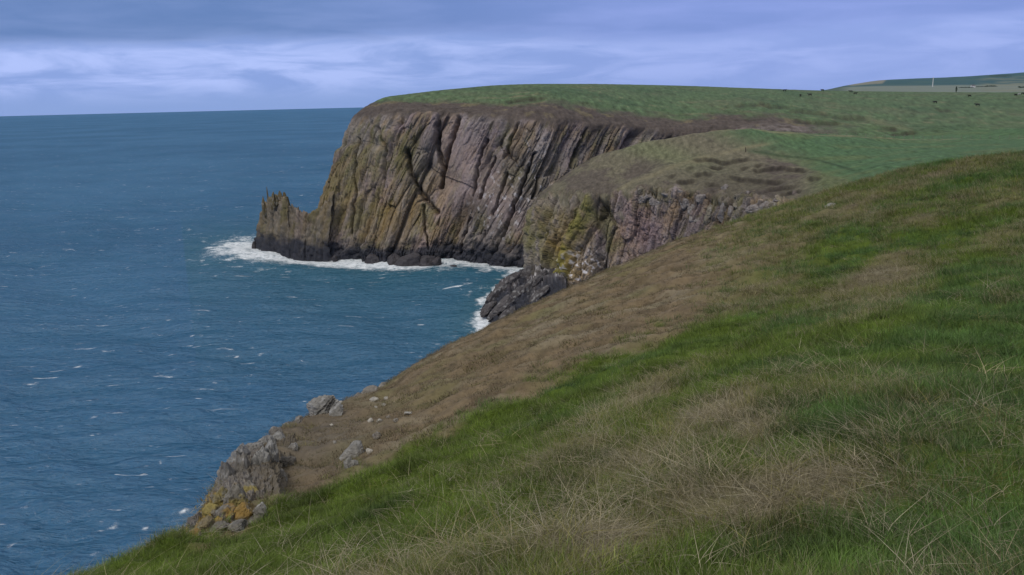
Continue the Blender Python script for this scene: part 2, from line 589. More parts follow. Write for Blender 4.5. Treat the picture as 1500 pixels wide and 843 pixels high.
def far_headland():
    rows = [
        # below the water
        [('w', 40, 395, -4), ('w', -20, 392, -4), ('w', -68, 372, -4), ('w', -83, 340, -4), ('w', -66, 325, -4), ('w', -48, 318, -4), ('w', -27, 318, -4), ('w', -12, 312, -4), ('w', 4, 304, -4),
         ('w', 26, 312, -4), ('w', 50, 330, -4), ('w', 78, 338, -4), ('w', 105, 345, 8), ('w', 140, 338, 18), ('w', 180, 322, 30), ('w', 225, 310, 38), ('w', 300, 290, 38)],
        # waterline
        [('w', 40, 393, 0), ('w', -20, 390, 0), ('w', -66, 370, 0), (455, 374), (505, 379), (560, 383), (640, 380), (700, 383), (760, 391),
         ('w', 26, 314, 0), ('w', 50, 332, 0), ('w', 78, 340, 0), ('w', 105, 347, 14), ('w', 140, 340, 24), ('w', 180, 325, 34), ('w', 225, 313, 41), ('w', 300, 293, 41)],
        # lower face
        [('w', 40, 390, 18), ('w', -20, 386, 18), ('w', -60, 368, 18), (463, 300, 343), (520, 312, 333), (570, 315, 322), (645, 315, 318), (705, 318, 311), (768, 322, 306),
         (832, 330, 316), (905, 330, 333), (985, 320, 344), (1080, 255, 352), (1190, 232, 355), (1330, 222, 352), (1490, 222, 350), (1700, 222, 350)],
        # upper face
        [('w', 18, 390, 30), ('w', -16, 382, 37), ('w', -50, 364, 38), (487, 228, 352), (530, 238, 338), (585, 240, 327), (652, 240, 324), (715, 244, 317), (780, 250, 312),
         (842, 255, 322), (915, 258, 338), (993, 250, 349), (1085, 215, 357), (1195, 211, 359), (1335, 210, 356), (1495, 210, 354), (1700, 210, 354)],
        # lip
        [('w', 20, 388, 40), ('w', -10, 380, 50), ('w', -40, 361, 55), (516, 173, 360), (548, 172, 343), (600, 168, 331), (660, 166, 328), (722, 172, 321), (790, 181, 316),
         (850, 185, 326), (925, 189, 342), (1000, 196, 352), (1090, 192, 360), (1200, 199, 362), (1340, 203, 358), (1500, 203, 356), (1700, 203, 356)],
        # top of the heath band
        [('w', 20, 392, 42), ('w', -2, 382, 56), ('w', -30, 366, 60), (543, 152.5, 372), (574, 150, 358), (618, 150, 352), (668, 150, 348), (728, 150, 344), (792, 143, 346),
         (852, 152, 354), (928, 162, 372), (1002, 167, 384), (1092, 162, 392), (1202, 175, 396), (1345, 190, 382), (1500, 192, 376), (1700, 192, 376)],
        # crest of the pasture
        [('w', 24, 410, 43), ('w', 8, 398, 58), ('w', -14, 386, 64), (582, 140.5, 395), (608, 137.3, 400), (640, 133.2, 408), (684, 129, 420), (735, 125, 440), (800, 123.5, 470),
         (862, 123.5, 500), (935, 124.5, 530), (1008, 126.2, 560), (1100, 129.5, 600), (1210, 133, 640), (1345, 135, 690), (1500, 136, 700), (1700, 136, 700)],
        # beyond the crest
        [('w', 30, 440, 42), ('w', 24, 440, 50), ('w', 10, 450, 53), ('w', -20, 470, 55), ('w', -15, 490, 55), ('w', -5, 510, 55), ('w', 0, 540, 55), ('w', 10, 580, 55), ('w', 30, 620, 55),
         ('w', 60, 660, 55), ('w', 110, 690, 55), ('w', 170, 720, 55), ('w', 250, 760, 55), ('w', 360, 800, 55), ('w', 500, 860, 52), ('w', 650, 800, 52), ('w', 850, 700, 52)],
    ]
    cu = [8, 14, 40, 62, 66, 84, 66, 70, 66, 70, 70, 74, 76, 70, 50, 30]
    cv = [4, 58, 66, 62, 36, 40, 16]
    G, us, vs = loft(rows, cu, cv)
    S, T = arc(G)
    N = normals(blur(G, 10))
    vf = np.broadcast_to(vs[None, :], S.shape)
    ug = np.broadcast_to(us[:, None], S.shape)
    px, py = pix(G)
    lipn = fbm(S / 10, T / 10, seed=31, octv=4)
    rock = 1 - sstep(vf + lipn * 0.35, 3.72, 4.15)
    # an earthy, crumbling slope replaces rock in places near the lip
    soft = np.maximum(blob(px, py, 810, 150, 85, 26, 0), 0)
    rock = rock * (1 - sstep(ug, 12.5, 13.6))
    k = 0.05 + 0.32 * sstep(px, 520, 740)
    a1, t1 = slabs(S, T, k, 19.0, 60.0, 11)
    a2, t2 = facets(S, T, k * 1.1, 6.5, 36.0, 12, 0.35)
    a3, t3 = facets(S, T, k * 0.95, 2.6, 15.0, 13, 0.4)
    a4, t4 = facets(S, T, k, 1.15, 6.0, 14, 0.4)
    a5, t5 = slabs(S, T, k * 1.05, 3.4, 24.0, 18)
    rough = fbm(S / 3.0, T / 5.0, seed=15, octv=5, gain=0.55)
    amp = 0.25 + 0.75 * sstep(vf, 0.6, 1.3)
    tip = sstep(ug, 1.5, 3.6)
    md = np.clip(0.75 + 0.9 * fbm(S / 18, T / 22, seed=16, octv=3), 0.15, 1.5)
    md2 = np.clip(0.8 + 1.1 * fbm(S / 9, T / 12, seed=17, octv=3), 0.1, 1.7)
    plain = np.clip(blob(px, py, 668, 210, 26, 45, 15) + blob(px, py, 690, 275, 42, 36, 25) + blob(px, py, 738, 300, 22, 50, 30) + blob(px, py, 585, 330, 30, 40, 0), 0, 1)
    md2 = md2 * (1 - 0.65 * plain)
    dsp = (4.4 * a1 + 2.8 * a2 * md * (1 - 0.5 * plain) + 1.1 * a3 * md2 + 0.7 * a4 * (1 - 0.5 * plain) + 0.9 * a5 * md2) * rock * (0.4 + 0.6 * tip) + rough * (0.7 * rock * (1 - 0.6 * plain) + 0.15)
    # the great open joints
    for ln, wd_, dp in CRACKS:
        dsp -= 1.5 * dp * np.exp(-(line_dist(px, py, ln, 8) / (0.8 * wd_)) ** 2) * rock
    # rubble foot, wave-cut notch
    foot = np.exp(-((G[..., 2] - 3) / 4.0) ** 2)
    dsp += foot * (fbm(S / 6, T / 5, seed=19, octv=4) * 3.5 + 0.6) * rock
    heath = sstep(vf, 3.7, 4.3) * (1 - sstep(vf, 5.0, 5.9))
    dsp += heath * fbm(S / 7, T / 4, seed=21, octv=4) * 0.8
    if N[G.shape[0] // 2, 90, 1] > 0:
        N = -N
    G2 = G + N * dsp[..., None]
    scar = cut_scars(G2, px, py, FSCARS, sstep(vf, 3.6, 4.2), 1.5, 2.0)
    z = G2[..., 2]
    c = rock_colour(S, T, z, ((t1, 0.35), (t2, 0.4), (t3, 0.35), (t4, 0.25)), 41)
    # large clean mauve-grey slab faces, ochre lower nose, olive lichen upper nose
    c = mixc(c, MAUVE * 1.15, np.clip(blob(px, py, 668, 205, 34, 45, 15) + blob(px, py, 690, 270, 50, 40, 20) + blob(px, py, 740, 300, 24, 50, 30), 0, 1) * 0.6)
    nz = 0.5 + 0.7 * fbm(S / 4, T / 10, seed=51, octv=4)
    c = mixc(c, OCHRE * 0.95, np.clip((blob(px, py, 575, 315, 70, 55, 0) + 0.6 * blob(px, py, 475, 300, 25, 50, -20)) * nz * 1.25, 0, 1) * 0.75)
    c = mixc(c, OLIVE, np.clip((blob(px, py, 500, 270, 50, 80, -20) + blob(px, py, 580, 235, 60, 40, 0) + 0.9 * blob(px, py, 760, 262, 45, 34, 0)) * nz, 0, 1) * 0.75)
    c = mixc(c, DARKR * 1.15, np.clip((blob(px, py, 760, 235, 30, 30, 0) + blob(px, py, 840, 220, 40, 45, 0)) * nz, 0, 1) * 0.6)
    c = mixc(c, HEATH * 0.8, np.clip(blob(px, py, 690, 300, 30, 26, 0) * nz * 1.3, 0, 1) * 0.75)
    c = mixc(c, GREY * 1.25, np.clip((blob(px, py, 790, 215, 18, 45, 15) + blob(px, py, 770, 300, 14, 35, 20) + blob(px, py, 950, 195, 60, 14, 0)) * nz * 1.3, 0, 1) * 0.7)
    # bird lime on ledges near the inner corner
    g = sstep(fbm(S / 1.6, T / 2.6, seed=61, octv=4, gain=0.6), 0.22, 0.38) * np.clip(blob(px, py, 745, 300, 50, 45, 20) + blob(px, py, 790, 240, 18, 40, 10), 0, 1)
    c = mixc(c, GUANO, g * 0.8)
    c = tide(c, G2, S, 71)
    # heath, then pasture
    top = 1 - rock
    gx, gy = G[..., 0], G[..., 1]
    veg = np.zeros_like(c) + HEATH
    n5 = fbm(gx / 14, gy / 10, seed=81, octv=5, gain=0.6)
    veg = mixc(veg, HEATH * 0.62 + PEAT * 0.2, sstep(n5, 0.0, 0.4) * 0.7)
    veg = mixc(veg, np.array([0.15, 0.125, 0.075]), sstep(fbm(gx / 9, gy / 9, seed=82, octv=4) + (vf - 4.9) * 0.5, 0.0, 0.3) * 0.7)
    past = sstep(vf + 0.3 * n5 + 0.25 * sstep(px, 600, 760), 4.85, 5.3)
    past = np.maximum(past, sstep(ug + 0.5 * n5, 12.7, 13.5) * sstep(vf, 2.5, 3.2))
    pc = np.zeros_like(c) + TURF
    n6 = fbm(gx / 30, gy / 45, seed=83, octv=4)
    pc = mixc(pc, np.array([0.095, 0.115, 0.065]), sstep(n6, -0.1, 0.4) * 0.7)
    pc = mixc(pc, PALE * 0.75, sstep(fbm(gx / 16, gy / 7, seed=84, octv=5, gain=0.6) - np.abs(vf - 5.25) * 0.5, 0.05, 0.5) * 0.5)
    pc = mixc(pc, np.array([0.045, 0.085, 0.045]), sstep(fbm(gx / 40, gy / 60, seed=85, octv=5, gain=0.6), 0.05, 0.4) * 0.5)
    pc = pc * (1 + 0.8 * fbm(gx / 2.5, gy / 9.0, seed=87, octv=4, gain=0.65))[..., None].clip(0.5, 1.6)
    veg = veg * (1 + 0.6 * fbm(gx / 2.2, gy / 4.0, seed=88, octv=4, gain=0.65))[..., None].clip(0.5, 1.6)
    veg = mixc(veg, pc, past)
    # bare scars in the turf, a pale ridge round the head of the bay
    veg = mixc(veg, PALE * 0.8, np.exp(-(line_dist(px, py, [(1270, 172), (1300, 184), (1335, 192)], 4) / 3.5) ** 2) * 0.25)
    veg = mixc(veg, GREY * 0.9, np.clip(blob(px, py, 1150, 188, 55, 6, 0) * (0.5 + 1.3 * fbm(gx / 3, gy / 3, seed=86, octv=4)), 0, 1) * 0.8)
    veg = mixc(veg, PEAT * 1.3, scar * 0.85)
    c = mixc(c, veg, top)
    o = grid_obj('far_headland', G2, M_CLIFF, c, flip=True, smooth=facet(rock))
    tag(o, kind='structure')
    return o


# ------------------------------------------------------------------ middle headland
SCARS = [[(1012, 233), (1035, 232), (1058, 237), (1085, 234), (1102, 232)],
         [(1100, 248), (1130, 246), (1155, 247), (1185, 249)],
         [(1065, 256), (1080, 262), (1110, 264), (1150, 267)],
         [(985, 266), (1005, 265), (1022, 262)],
         [(1013, 255), (1030, 253), (1045, 256)],
         [(1102, 243), (1110, 242), (1119, 240)],
         [(1140, 284), (1160, 279), (1178, 278)],
         [(1000, 248), (1018, 245)], [(1080, 247), (1098, 245)], [(975, 258), (992, 256)], [(1030, 268), (1055, 270)], [(1120, 274), (1150, 275), (1172, 272)], [(1035, 243), (1050, 244), (1062, 242)], [(1180, 262), (1205, 258)]]


def mid_headland():
    rows = [
        # hidden foot
        [('w', 130, 285, 10), ('w', 70, 285, -4), ('w', 25, 285, -4), ('w', 4, 272, -4), ('w', 9, 248, -4), ('w', 22, 232, -4), ('w', 36, 224, -4), ('w', 54, 214, -4), ('w', 68, 205, -4), ('w', 84, 195, 4),
         ('w', 94, 180, 14), ('w', 110, 165, 22), ('w', 130, 150, 28), ('w', 160, 140, 34), ('w', 210, 130, 38)],
        [('w', 130, 283, 14), ('w', 70, 284, 0), ('w', 25, 283, 0), (772, 398, 272), (800, 432, 252), (845, 440, 241), (890, 430, 238), (950, 412, 235), (1000, 395, 230), (1060, 372, 224),
         (1120, 345, 214), (1180, 325, 205), (1290, 300, 196), (1400, 282, 188), (1650, 270, 184)],
        # middle of the face
        [('w', 132, 281, 26), ('w', 72, 281, 16), ('w', 30, 280, 16), (771, 345, 274), (806, 358, 256), (848, 362, 246), (890, 362, 243), (950, 345, 239), (1004, 340, 234), (1065, 334, 228),
         (1125, 322, 218), (1184, 308, 209), (1292, 280, 200), (1403, 264, 194), (1650, 254, 190)],
        # lip of the rock
        [('w', 134, 279, 30), ('w', 76, 278, 27), ('w', 34, 277, 28), (785, 292, 275), (815, 286, 260), (850, 287, 251), (886, 291, 248), (945, 280, 243), (1010, 284, 238), (1072, 292, 231),
         (1132, 298, 222), (1188, 292, 213), (1295, 262, 205), (1405, 246, 200), (1650, 240, 196)],
        # brow
        [('w', 134, 277, 32), ('w', 80, 275, 32), ('w', 40, 272, 36), (815, 267, 276), (842, 262, 266), (878, 262, 260), (915, 262, 257), (970, 254, 252), (1030, 258, 247), (1090, 264, 241),
         (1148, 270, 233), (1204, 264, 225), (1305, 245, 224), (1410, 233, 224), (1650, 230, 224)],
        [('w', 132, 275, 33), ('w', 84, 272, 34), ('w', 48, 270, 40), (842, 247, 276), (870, 241, 272), (905, 239, 269), (945, 237, 267), (1000, 232, 264), (1056, 232, 260), (1110, 236, 256),
         (1166, 240, 251), (1222, 237, 248), (1318, 226, 260), (1415, 219, 272), (1650, 217, 272)],
        # crest and its fall beyond
        [('w', 130, 276, 34), ('w', 92, 275, 36), ('w', 62, 273, 39), (884, 227, 278), (915, 218, 277), (952, 207, 276), (1000, 199.5, 277), (1050, 192, 279), (1095, 188.5, 282), (1145, 193, 286),
         (1200, 197, 292), (1262, 200, 302), (1345, 203.5, 326), (1500, 203, 345), (1750, 203, 350)],
        [('w', 128, 284, 30), ('w', 98, 285, 30), ('w', 70, 284, 33), ('w', 40, 287, 28), ('w', 46, 288, 28), ('w', 56, 289, 30), ('w', 68, 291, 32), ('w', 82, 293, 34), ('w', 94, 295, 36), ('w', 110, 297, 38),
         ('w', 126, 301, 41), ('w', 145, 306, 43), ('w', 172, 312, 45), ('w', 220, 306, 46), ('w', 300, 290, 46)],
    ]
    cu = [6, 12, 26, 62, 66, 66, 70, 76, 76, 70, 56, 56, 40, 30]
    cv = [4, 66, 70, 44, 84, 70, 10]
    G, us, vs = loft(rows, cu, cv)
    S, T = arc(G)
    N = normals(blur(G, 8))
    if N[G.shape[0] // 2, 70, 1] > 0:
        N = -N
    vf = np.broadcast_to(vs[None, :], S.shape)
    ug = np.broadcast_to(us[:, None], S.shape)
    px, py = pix(G)
    gx, gy = G[..., 0], G[..., 1]
    lipn = fbm(S / 8, T / 8, seed=131, octv=4)
    rock = 1 - sstep(vf + lipn * 0.75 - 0.15 * sstep(px, 940, 1000), 2.72, 3.15)
    rock *= 1 - sstep(ug + lipn * 0.5, 10.3, 11.0)
    k = 0.35 - 0.1 * sstep(px, 880, 960)
    a1, t1 = slabs(S, T, k, 12.0, 40.0, 111)
    a2, t2 = facets(S, T, k, 5.0, 19.0, 112)
    a3, t3 = facets(S, T, k * 1.2, 2.2, 8.0, 113)
    a4, t4 = facets(S, T, k, 0.95, 3.4, 114)
    pinkm = sstep(px, 893, 915)
    rough = fbm(S / 2.6, T / 3.2, seed=115, octv=5, gain=0.58)
    dsp = (3.4 * a1 * (1 - 0.4 * pinkm) + 2.4 * a2 * (1 - 0.45 * pinkm) + 1.1 * a3 + 0.55 * a4) * rock + rough * (1.0 * rock + 0.08)
    # gully between the lichen buttress and the pink face
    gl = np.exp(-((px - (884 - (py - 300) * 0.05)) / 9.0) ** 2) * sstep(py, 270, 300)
    dsp -= gl * 4.5 * rock
    rib = np.exp(-(line_dist(px, py, [(862, 296), (846, 340), (830, 390), (812, 440)], 6) / 8.0) ** 2)
    dsp += rib * 3.0 * rock
    # knobbly row of blocks along the lip
    lip = np.exp(-((vf - 2.9) / 0.16) ** 2) * sstep(px, 925, 950) * (1 - sstep(ug, 10.3, 11.0))
    b1, _ = slabs(S, T, 0.1, 3.2, 4.0, 117)
    dsp += lip * (b1 * 2.2 + 0.6)
    veg = sstep(vf, 2.9, 3.4)
    dsp += veg * fbm(gx / 9, gy / 9, seed=121, octv=4) * 0.55
    G2 = G + N * dsp[..., None]
    rimn = np.exp(-((vf - 2.95) / 0.3) ** 2) * (1 - sstep(ug, 10.3, 11.0))
    G2[..., 2] += rimn * (fbm(S / 5.0, S * 0, seed=119, octv=4, gain=0.6) * 2.2 + b1 * 0.8)
    # eroded scars: a lip of turf, a drop below it
    scar = cut_scars(G2, px, py, SCARS, veg, 1.0, 2.5)
    c = rock_colour(S, T, G2[..., 2], ((t1, 0.3), (t2, 0.3), (t3, 0.3), (t4, 0.25)), 141)
    nz = 0.55 + 0.9 * fbm(S / 3, T / 6, seed=151, octv=4)
    c = mixc(c, OLIVE * 1.2, np.clip((blob(px, py, 800, 345, 45, 55, 0) + blob(px, py, 868, 310, 22, 40, 15)) * nz * 1.2, 0, 1) * 0.85)
    c = mixc(c, OCHRE * 1.15, np.clip((blob(px, py, 832, 375, 20, 45, 20) * nz * 1.5), 0, 1) * 0.85)
    c = mixc(c, np.array([0.17, 0.17, 0.045]), np.clip(blob(px, py, 826, 420, 17, 40, 15) * nz * 1.4, 0, 1) * 0.8)
    c = mixc(c, np.array([0.19, 0.175, 0.04]), np.clip(rib * nz * 1.3, 0, 1) * 0.75)
    pn = np.clip(blob(px, py, 940, 340, 48, 45, 20) * (0.6 + 0.6 * nz), 0, 1) * pinkm
    c = mixc(c, np.array([0.24, 0.165, 0.172]), pn * 0.6)
    c = mixc(c, GREY * 1.1, np.clip(blob(px, py, 820, 295, 38, 14, 0), 0, 1) * 0.6)
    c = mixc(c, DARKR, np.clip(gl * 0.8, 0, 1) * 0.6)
    g = sstep(fbm(S / 1.1, T / 1.6, seed=161, octv=4, gain=0.6), 0.1, 0.26) * np.clip(blob(px, py, 855, 395, 26, 22, 30) * 1.4, 0, 1)
    c = mixc(c, GUANO * 1.05, g * 0.9)
    c = tide(c, G2, S, 171, 5.0)
    top = 1 - rock
    v = np.zeros_like(c) + np.array([0.132, 0.120, 0.084])
    n5 = fbm(gx / 12, gy / 12, seed=181, octv=5, gain=0.6)
    v = mixc(v, HEATH, sstep(n5 + 0.5 * blob(px, py, 850, 262, 60, 22, -25), 0.0, 0.35) * 0.75)
    v = mixc(v, HEATH * 0.7, np.clip(blob(px, py, 1090, 275, 95, 24, -5) * (0.75 + 0.8 * n5), 0, 1) * 0.9)
    v = mixc(v, np.array([0.135, 0.150, 0.080]), np.clip(blob(px, py, 960, 222, 90, 16, -15), 0, 1) * 0.7)
    past = np.maximum(sstep(px + 3.0 * (205 - py) * 0 + 30 * n5 + (215 - py) * 2.2, 1040, 1185) * (1 - sstep(py - np.interp(px, [1050, 1095, 1240, 1300, 1500], [215, 222, 262, 290, 320]) + 5 * n5, -1, 4)), 0)
    pc = np.zeros_like(c) + TURF * np.array([0.85, 1.0, 0.95])
    pc = mixc(pc, np.array([0.105, 0.135, 0.06]), sstep(fbm(gx / 25, gy / 12, seed=183, octv=4), -0.05, 0.4) * 0.6)
    v = mixc(v, np.array([0.10, 0.125, 0.055]), np.clip(sstep(px, 1165, 1215), 0, 1) * 0.8)
    pc = pc * (1 + 0.7 * fbm(gx / 1.6, gy / 4.0, seed=185, octv=4, gain=0.65))[..., None].clip(0.5, 1.6)
    v = v * (1 + 0.6 * fbm(gx / 1.4, gy / 2.4, seed=186, octv=4, gain=0.65))[..., None].clip(0.5, 1.6)
    v = mixc(v, pc, past)
    pth = np.interp(px, [880, 925, 1000, 1095, 1150], [297, 268, 240, 216, 206])
    pm = np.exp(-((py - pth + 2 * n5) / 3.2) ** 2) * sstep(px, 870, 900) * (1 - sstep(px, 1110, 1150))
    v = mixc(v, PALE * 0.8, np.clip(pm * (0.8 + 1.4 * n5), 0, 1) * 0.65)
    # pale long grass left along the far fence, and along the brow against the bay
    fl = np.exp(-((vf - 5.93) / 0.05) ** 2) * sstep(px, 950, 1000)
    v = mixc(v, PALE * 0.9, fl * (0.5 + 0.5 * sstep(n5, -0.2, 0.2)) * 0.6)
    v = mixc(v, PEAT, np.clip(scar, 0, 1) * 0.92)
    dk = np.interp(px, [1095, 1150, 1190, 1240, 1290], [221, 229, 233, 246, 262])
    v = mixc(v, np.array([0.035, 0.06, 0.03]), np.exp(-((py - dk) / 2.2) ** 2) * sstep(px, 1090, 1110) * (1 - sstep(px, 1240, 1290)) * 0.7)
    c = mixc(c, v, top)
    o = grid_obj('middle_headland', G2, M_CLIFF, c, flip=True, smooth=facet(rock))
    tag(o, kind='structure')
    return o


# ------------------------------------------------------------------ near hillside
HILL_EDGE = [(-250, 1010, 8.5), (0, 895, 9.5), (130, 845, 11), (285, 774, 14.5), (336, 693, 19.5), (402, 638, 25.5), (460, 609, 33), (570, 564, 40), (710, 485, 48), (850, 418, 55), (1000, 353, 60),
             (1150, 303, 63), (1300, 255, 65), (1400, 235, 66), (1500, 224, 66), (1750, 217, 66)]


def hillside():
    E = HILL_EDGE
    B = [(-250, 1060, 6.2), (30, 925, 7.5), (180, 865, 8.8), (315, 803, 11.5), (395, 755, 13.8), (455, 735, 14.2), (545, 697, 14.2), (640, 658, 15), (760, 600, 16.5), (880, 540, 19), (1020, 480, 22.5),
         (1160, 420, 28), (1320, 360, 34), (1410, 340, 36), (1510, 330, 36), (1780, 325, 36)]
    A = [(-250, 1250, 3.4), (80, 1050, 4.2), (290, 950, 5.0), (420, 885, 5.4), (520, 845, 6.0), (570, 818, 6.2), (650, 785, 6.4), (745, 745, 6.7), (860, 690, 7.3), (980, 640, 8.0), (1110, 580, 9.5),
         (1240, 520, 12), (1370, 470, 15), (1450, 455, 16), (1540, 450, 16), (1800, 450, 16)]
    n = len(E)
    az = [math.atan2(pt(a)[0], pt(a)[1]) for a in A]
    R0, Rb, X1, X2, X3 = [], [], [], [], []
    for i in range(n):
        s = 0.36 - 0.24 * i / (n - 1)
        a0 = az[i] * 1.05
        R0.append(('w', 2.2 * math.sin(a0), 2.2 * math.cos(a0), EYE - 1.62 - 2.2 * s))
        Rb.append(('w', 0.8 * math.sin(a0 * 1.1), 0.8 * math.cos(a0 * 1.1), EYE - 1.6 - 0.8 * s))
        e = pt(E[i])
        r = math.hypot(e[0], e[1])
        ux, uy = e[0] / r, e[1] / r
        lf = 1 - i / (n - 1)
        X1.append(('w', e[0] + ux * 3.0, e[1] + uy * 3.0, e[2] - 2.6 - 1.2 * lf))
        X2.append(('w', e[0] + ux * 12, e[1] + uy * 12, e[2] - 11 - 8 * lf))
        zf = -3.0 if i < 11 else -3.0 + (i - 10) * 3.0
        X3.append(('w', e[0] + ux * (45 - 15 * lf), e[1] + uy * (45 - 15 * lf), zf))
    back = [('w', -30 + 60 * i / (n - 1), -8.0, EYE - 1.4 + (-12 + 14 * i / (n - 1)) * 0.5) for i in range(n)]
    rows = [back, Rb, R0, A, B, E, X1, X2, X3]
    cu = [10, 22, 34, 34, 34, 34, 50, 60, 60, 60, 60, 60, 50, 44, 24]
    cv = [6, 8, 70, 90, 170, 14, 14, 14]
    G, us, vs = loft(rows, cu, cv)
    S, T = arc(G)
    vf = np.broadcast_to(vs[None, :], S.shape)
    px, py = pix(G)
    x, y = G[..., 0], G[..., 1]
    r = np.hypot(x, y)
    edge = 1 - sstep(vf, 4.6, 5.0) * 0.75
    near = sstep(r, 1.0, 3.0)
    lump = fbm(x / 2.6, y / 2.6, seed=201, octv=3) * 0.20 + fbm(x / 0.9, y / 0.9, seed=202, octv=3) * 0.06
    brown = sstep(vf + 0.12 * fbm(x / 3, y / 3, seed=203) + 0.16 * fbm(x / 1.2, y / 1.2, seed=206, octv=3), 3.96, 4.14)
    brown *= 1 - sstep(px + 40 * fbm(x / 4, y / 4, seed=207, octv=3), 990, 1260)
    brown *= sstep(px - (785 - py) * 0.25, 255, 330)
    lump2 = fbm(x / 2.2, y / 1.6, seed=204, octv=4, gain=0.6) * 0.30
    # sheep-trod terracettes following the slope
    ter = np.abs(fbm(x / 6, (y + 0.35 * x) / 2.0, seed=205, octv=3)) * 0.35
    z = lump * near * edge + (lump2 - ter) * edge * sstep(vf, 3.2, 4.0)
    G[..., 2] += z
    px, py = pix(G)
    return G, vf, brown, px, py, us


def veg_fields(x, y, px, py, vf):
    """how green / how dead the sward is; patches run up the slope to the right"""
    a = x * 0.85 + y * 0.5
    b = -x * 0.5 + y * 0.85
    sc_ = np.maximum(np.hypot(x, y) / 9.0, 0.6)
    n1 = fbm(a / 2.8, b / 1.5, seed=211, octv=4)
    n2 = fbm(a / 7.0, b / 4.0, seed=212, octv=4)
    ns = fbm(px / 130.0, py / 60.0, seed=213, octv=4)
    G = 0.60 + 0.4 * n1 + 0.45 * n2 + 0.25 * ns
    G = G - 0.10 * sstep(np.hypot(x, y), 18, 36) + 0.19 * (1 - sstep(np.hypot(x, y), 6.5, 11))
    for (bx, by, rx, ry, an, w) in [(1350, 275, 190, 34, 8, -.02), (330, 815, 200, 45, 20, .6), (560, 720, 190, 30, 26, .75), (800, 610, 160, 24, 27, .65), (1000, 515, 130, 22, 22, .7), (1420, 440, 110, 45, 15, .75),
                                    (1235, 372, 40, 24, 25, 1.0), (1420, 530, 130, 50, 0, .55), (1220, 625, 50, 28, 0, .6), (470, 800, 170, 50, 15, .5), (1290, 800, 150, 45, 0, .55),
                                    (1110, 530, 90, 26, 20, .45), (700, 760, 120, 40, 10, .35), (1420, 330, 60, 14, 10, .5), (1480, 250, 60, 16, 10, .35), (1040, 815, 60, 30, 0, .4),
                                    (1150, 730, 140, 38, 8, -1.0), (1050, 600, 70, 22, 30, -.6), (850, 805, 110, 26, 5, -.5), (1010, 730, 40, 50, 50, -.25), (940, 690, 70, 22, 20, -.4), (1330, 640, 70, 30, 10, -.3),
                                    (1470, 610, 60, 45, 20, -.35), (1300, 420, 80, 30, 10, -.55), (1480, 430, 40, 40, 0, -.35), (1100, 640, 45, 26, 0, -.45), (1380, 260, 90, 9, 15, -.35), (960, 575, 60, 14, 25, -.45)]:
        G = G + w * blob(px, py, bx, by, rx, ry, an)
    return np.clip(G, 0, 1), n1, n2


GREEN_G = np.array([0.090, 0.134, 0.017])
GREEN_B = np.array([0.064, 0.120, 0.028])
GREEN_Y = np.array([0.178, 0.160, 0.048])
DEAD = np.array([0.31, 0.26, 0.155])
DEADG = np.array([0.34, 0.31, 0.225])
BRACK = np.array([0.158, 0.119, 0.072])


def hill_colours(G, vf, brown, px, py):
    x, y = G[..., 0], G[..., 1]
    g, n1, n2 = veg_fields(x, y, px, py, vf)
    c = np.zeros(x.shape + (3,)) + (DEAD * 0.3 + np.array([0.03, 0.035, 0.01]))
    c = mixc(c, GREEN_G * 0.75, sstep(g, 0.3, 0.7))
    br = np.zeros_like(c) + BRACK
    m = fbm(x / 1.5, y / 1.2, seed=221, octv=4, gain=0.6)
    br = mixc(br, BRACK * 0.55, sstep(m, 0.0, 0.45) * 0.8)
    br = mixc(br, np.array([0.20, 0.170, 0.115]), sstep(fbm(x / 4.0, y / 2.2, seed=223, octv=4), 0.05, 0.45) * 0.7)
    br = mixc(br, np.array([0.125, 0.12, 0.05]), sstep(fbm(x / 5, y / 4, seed=222, octv=4), 0.0, 0.4) * 0.6)
    # grey stony soil near the crag
    st = np.clip(blob(px, py, 450, 650, 110, 60, 20), 0, 1)
    br = mixc(br, np.array([0.105, 0.092, 0.075]), st * 0.75)
    c = mixc(c, br, brown)
    over = sstep(vf, 5.05, 5.4)
    rk = rock_colour(x * 1.0 + y * 0.4, G[..., 2], G[..., 2], (), 231)
    c = mixc(c, rk, over * (1 - sstep(px, 900, 1100)))
    return c, g


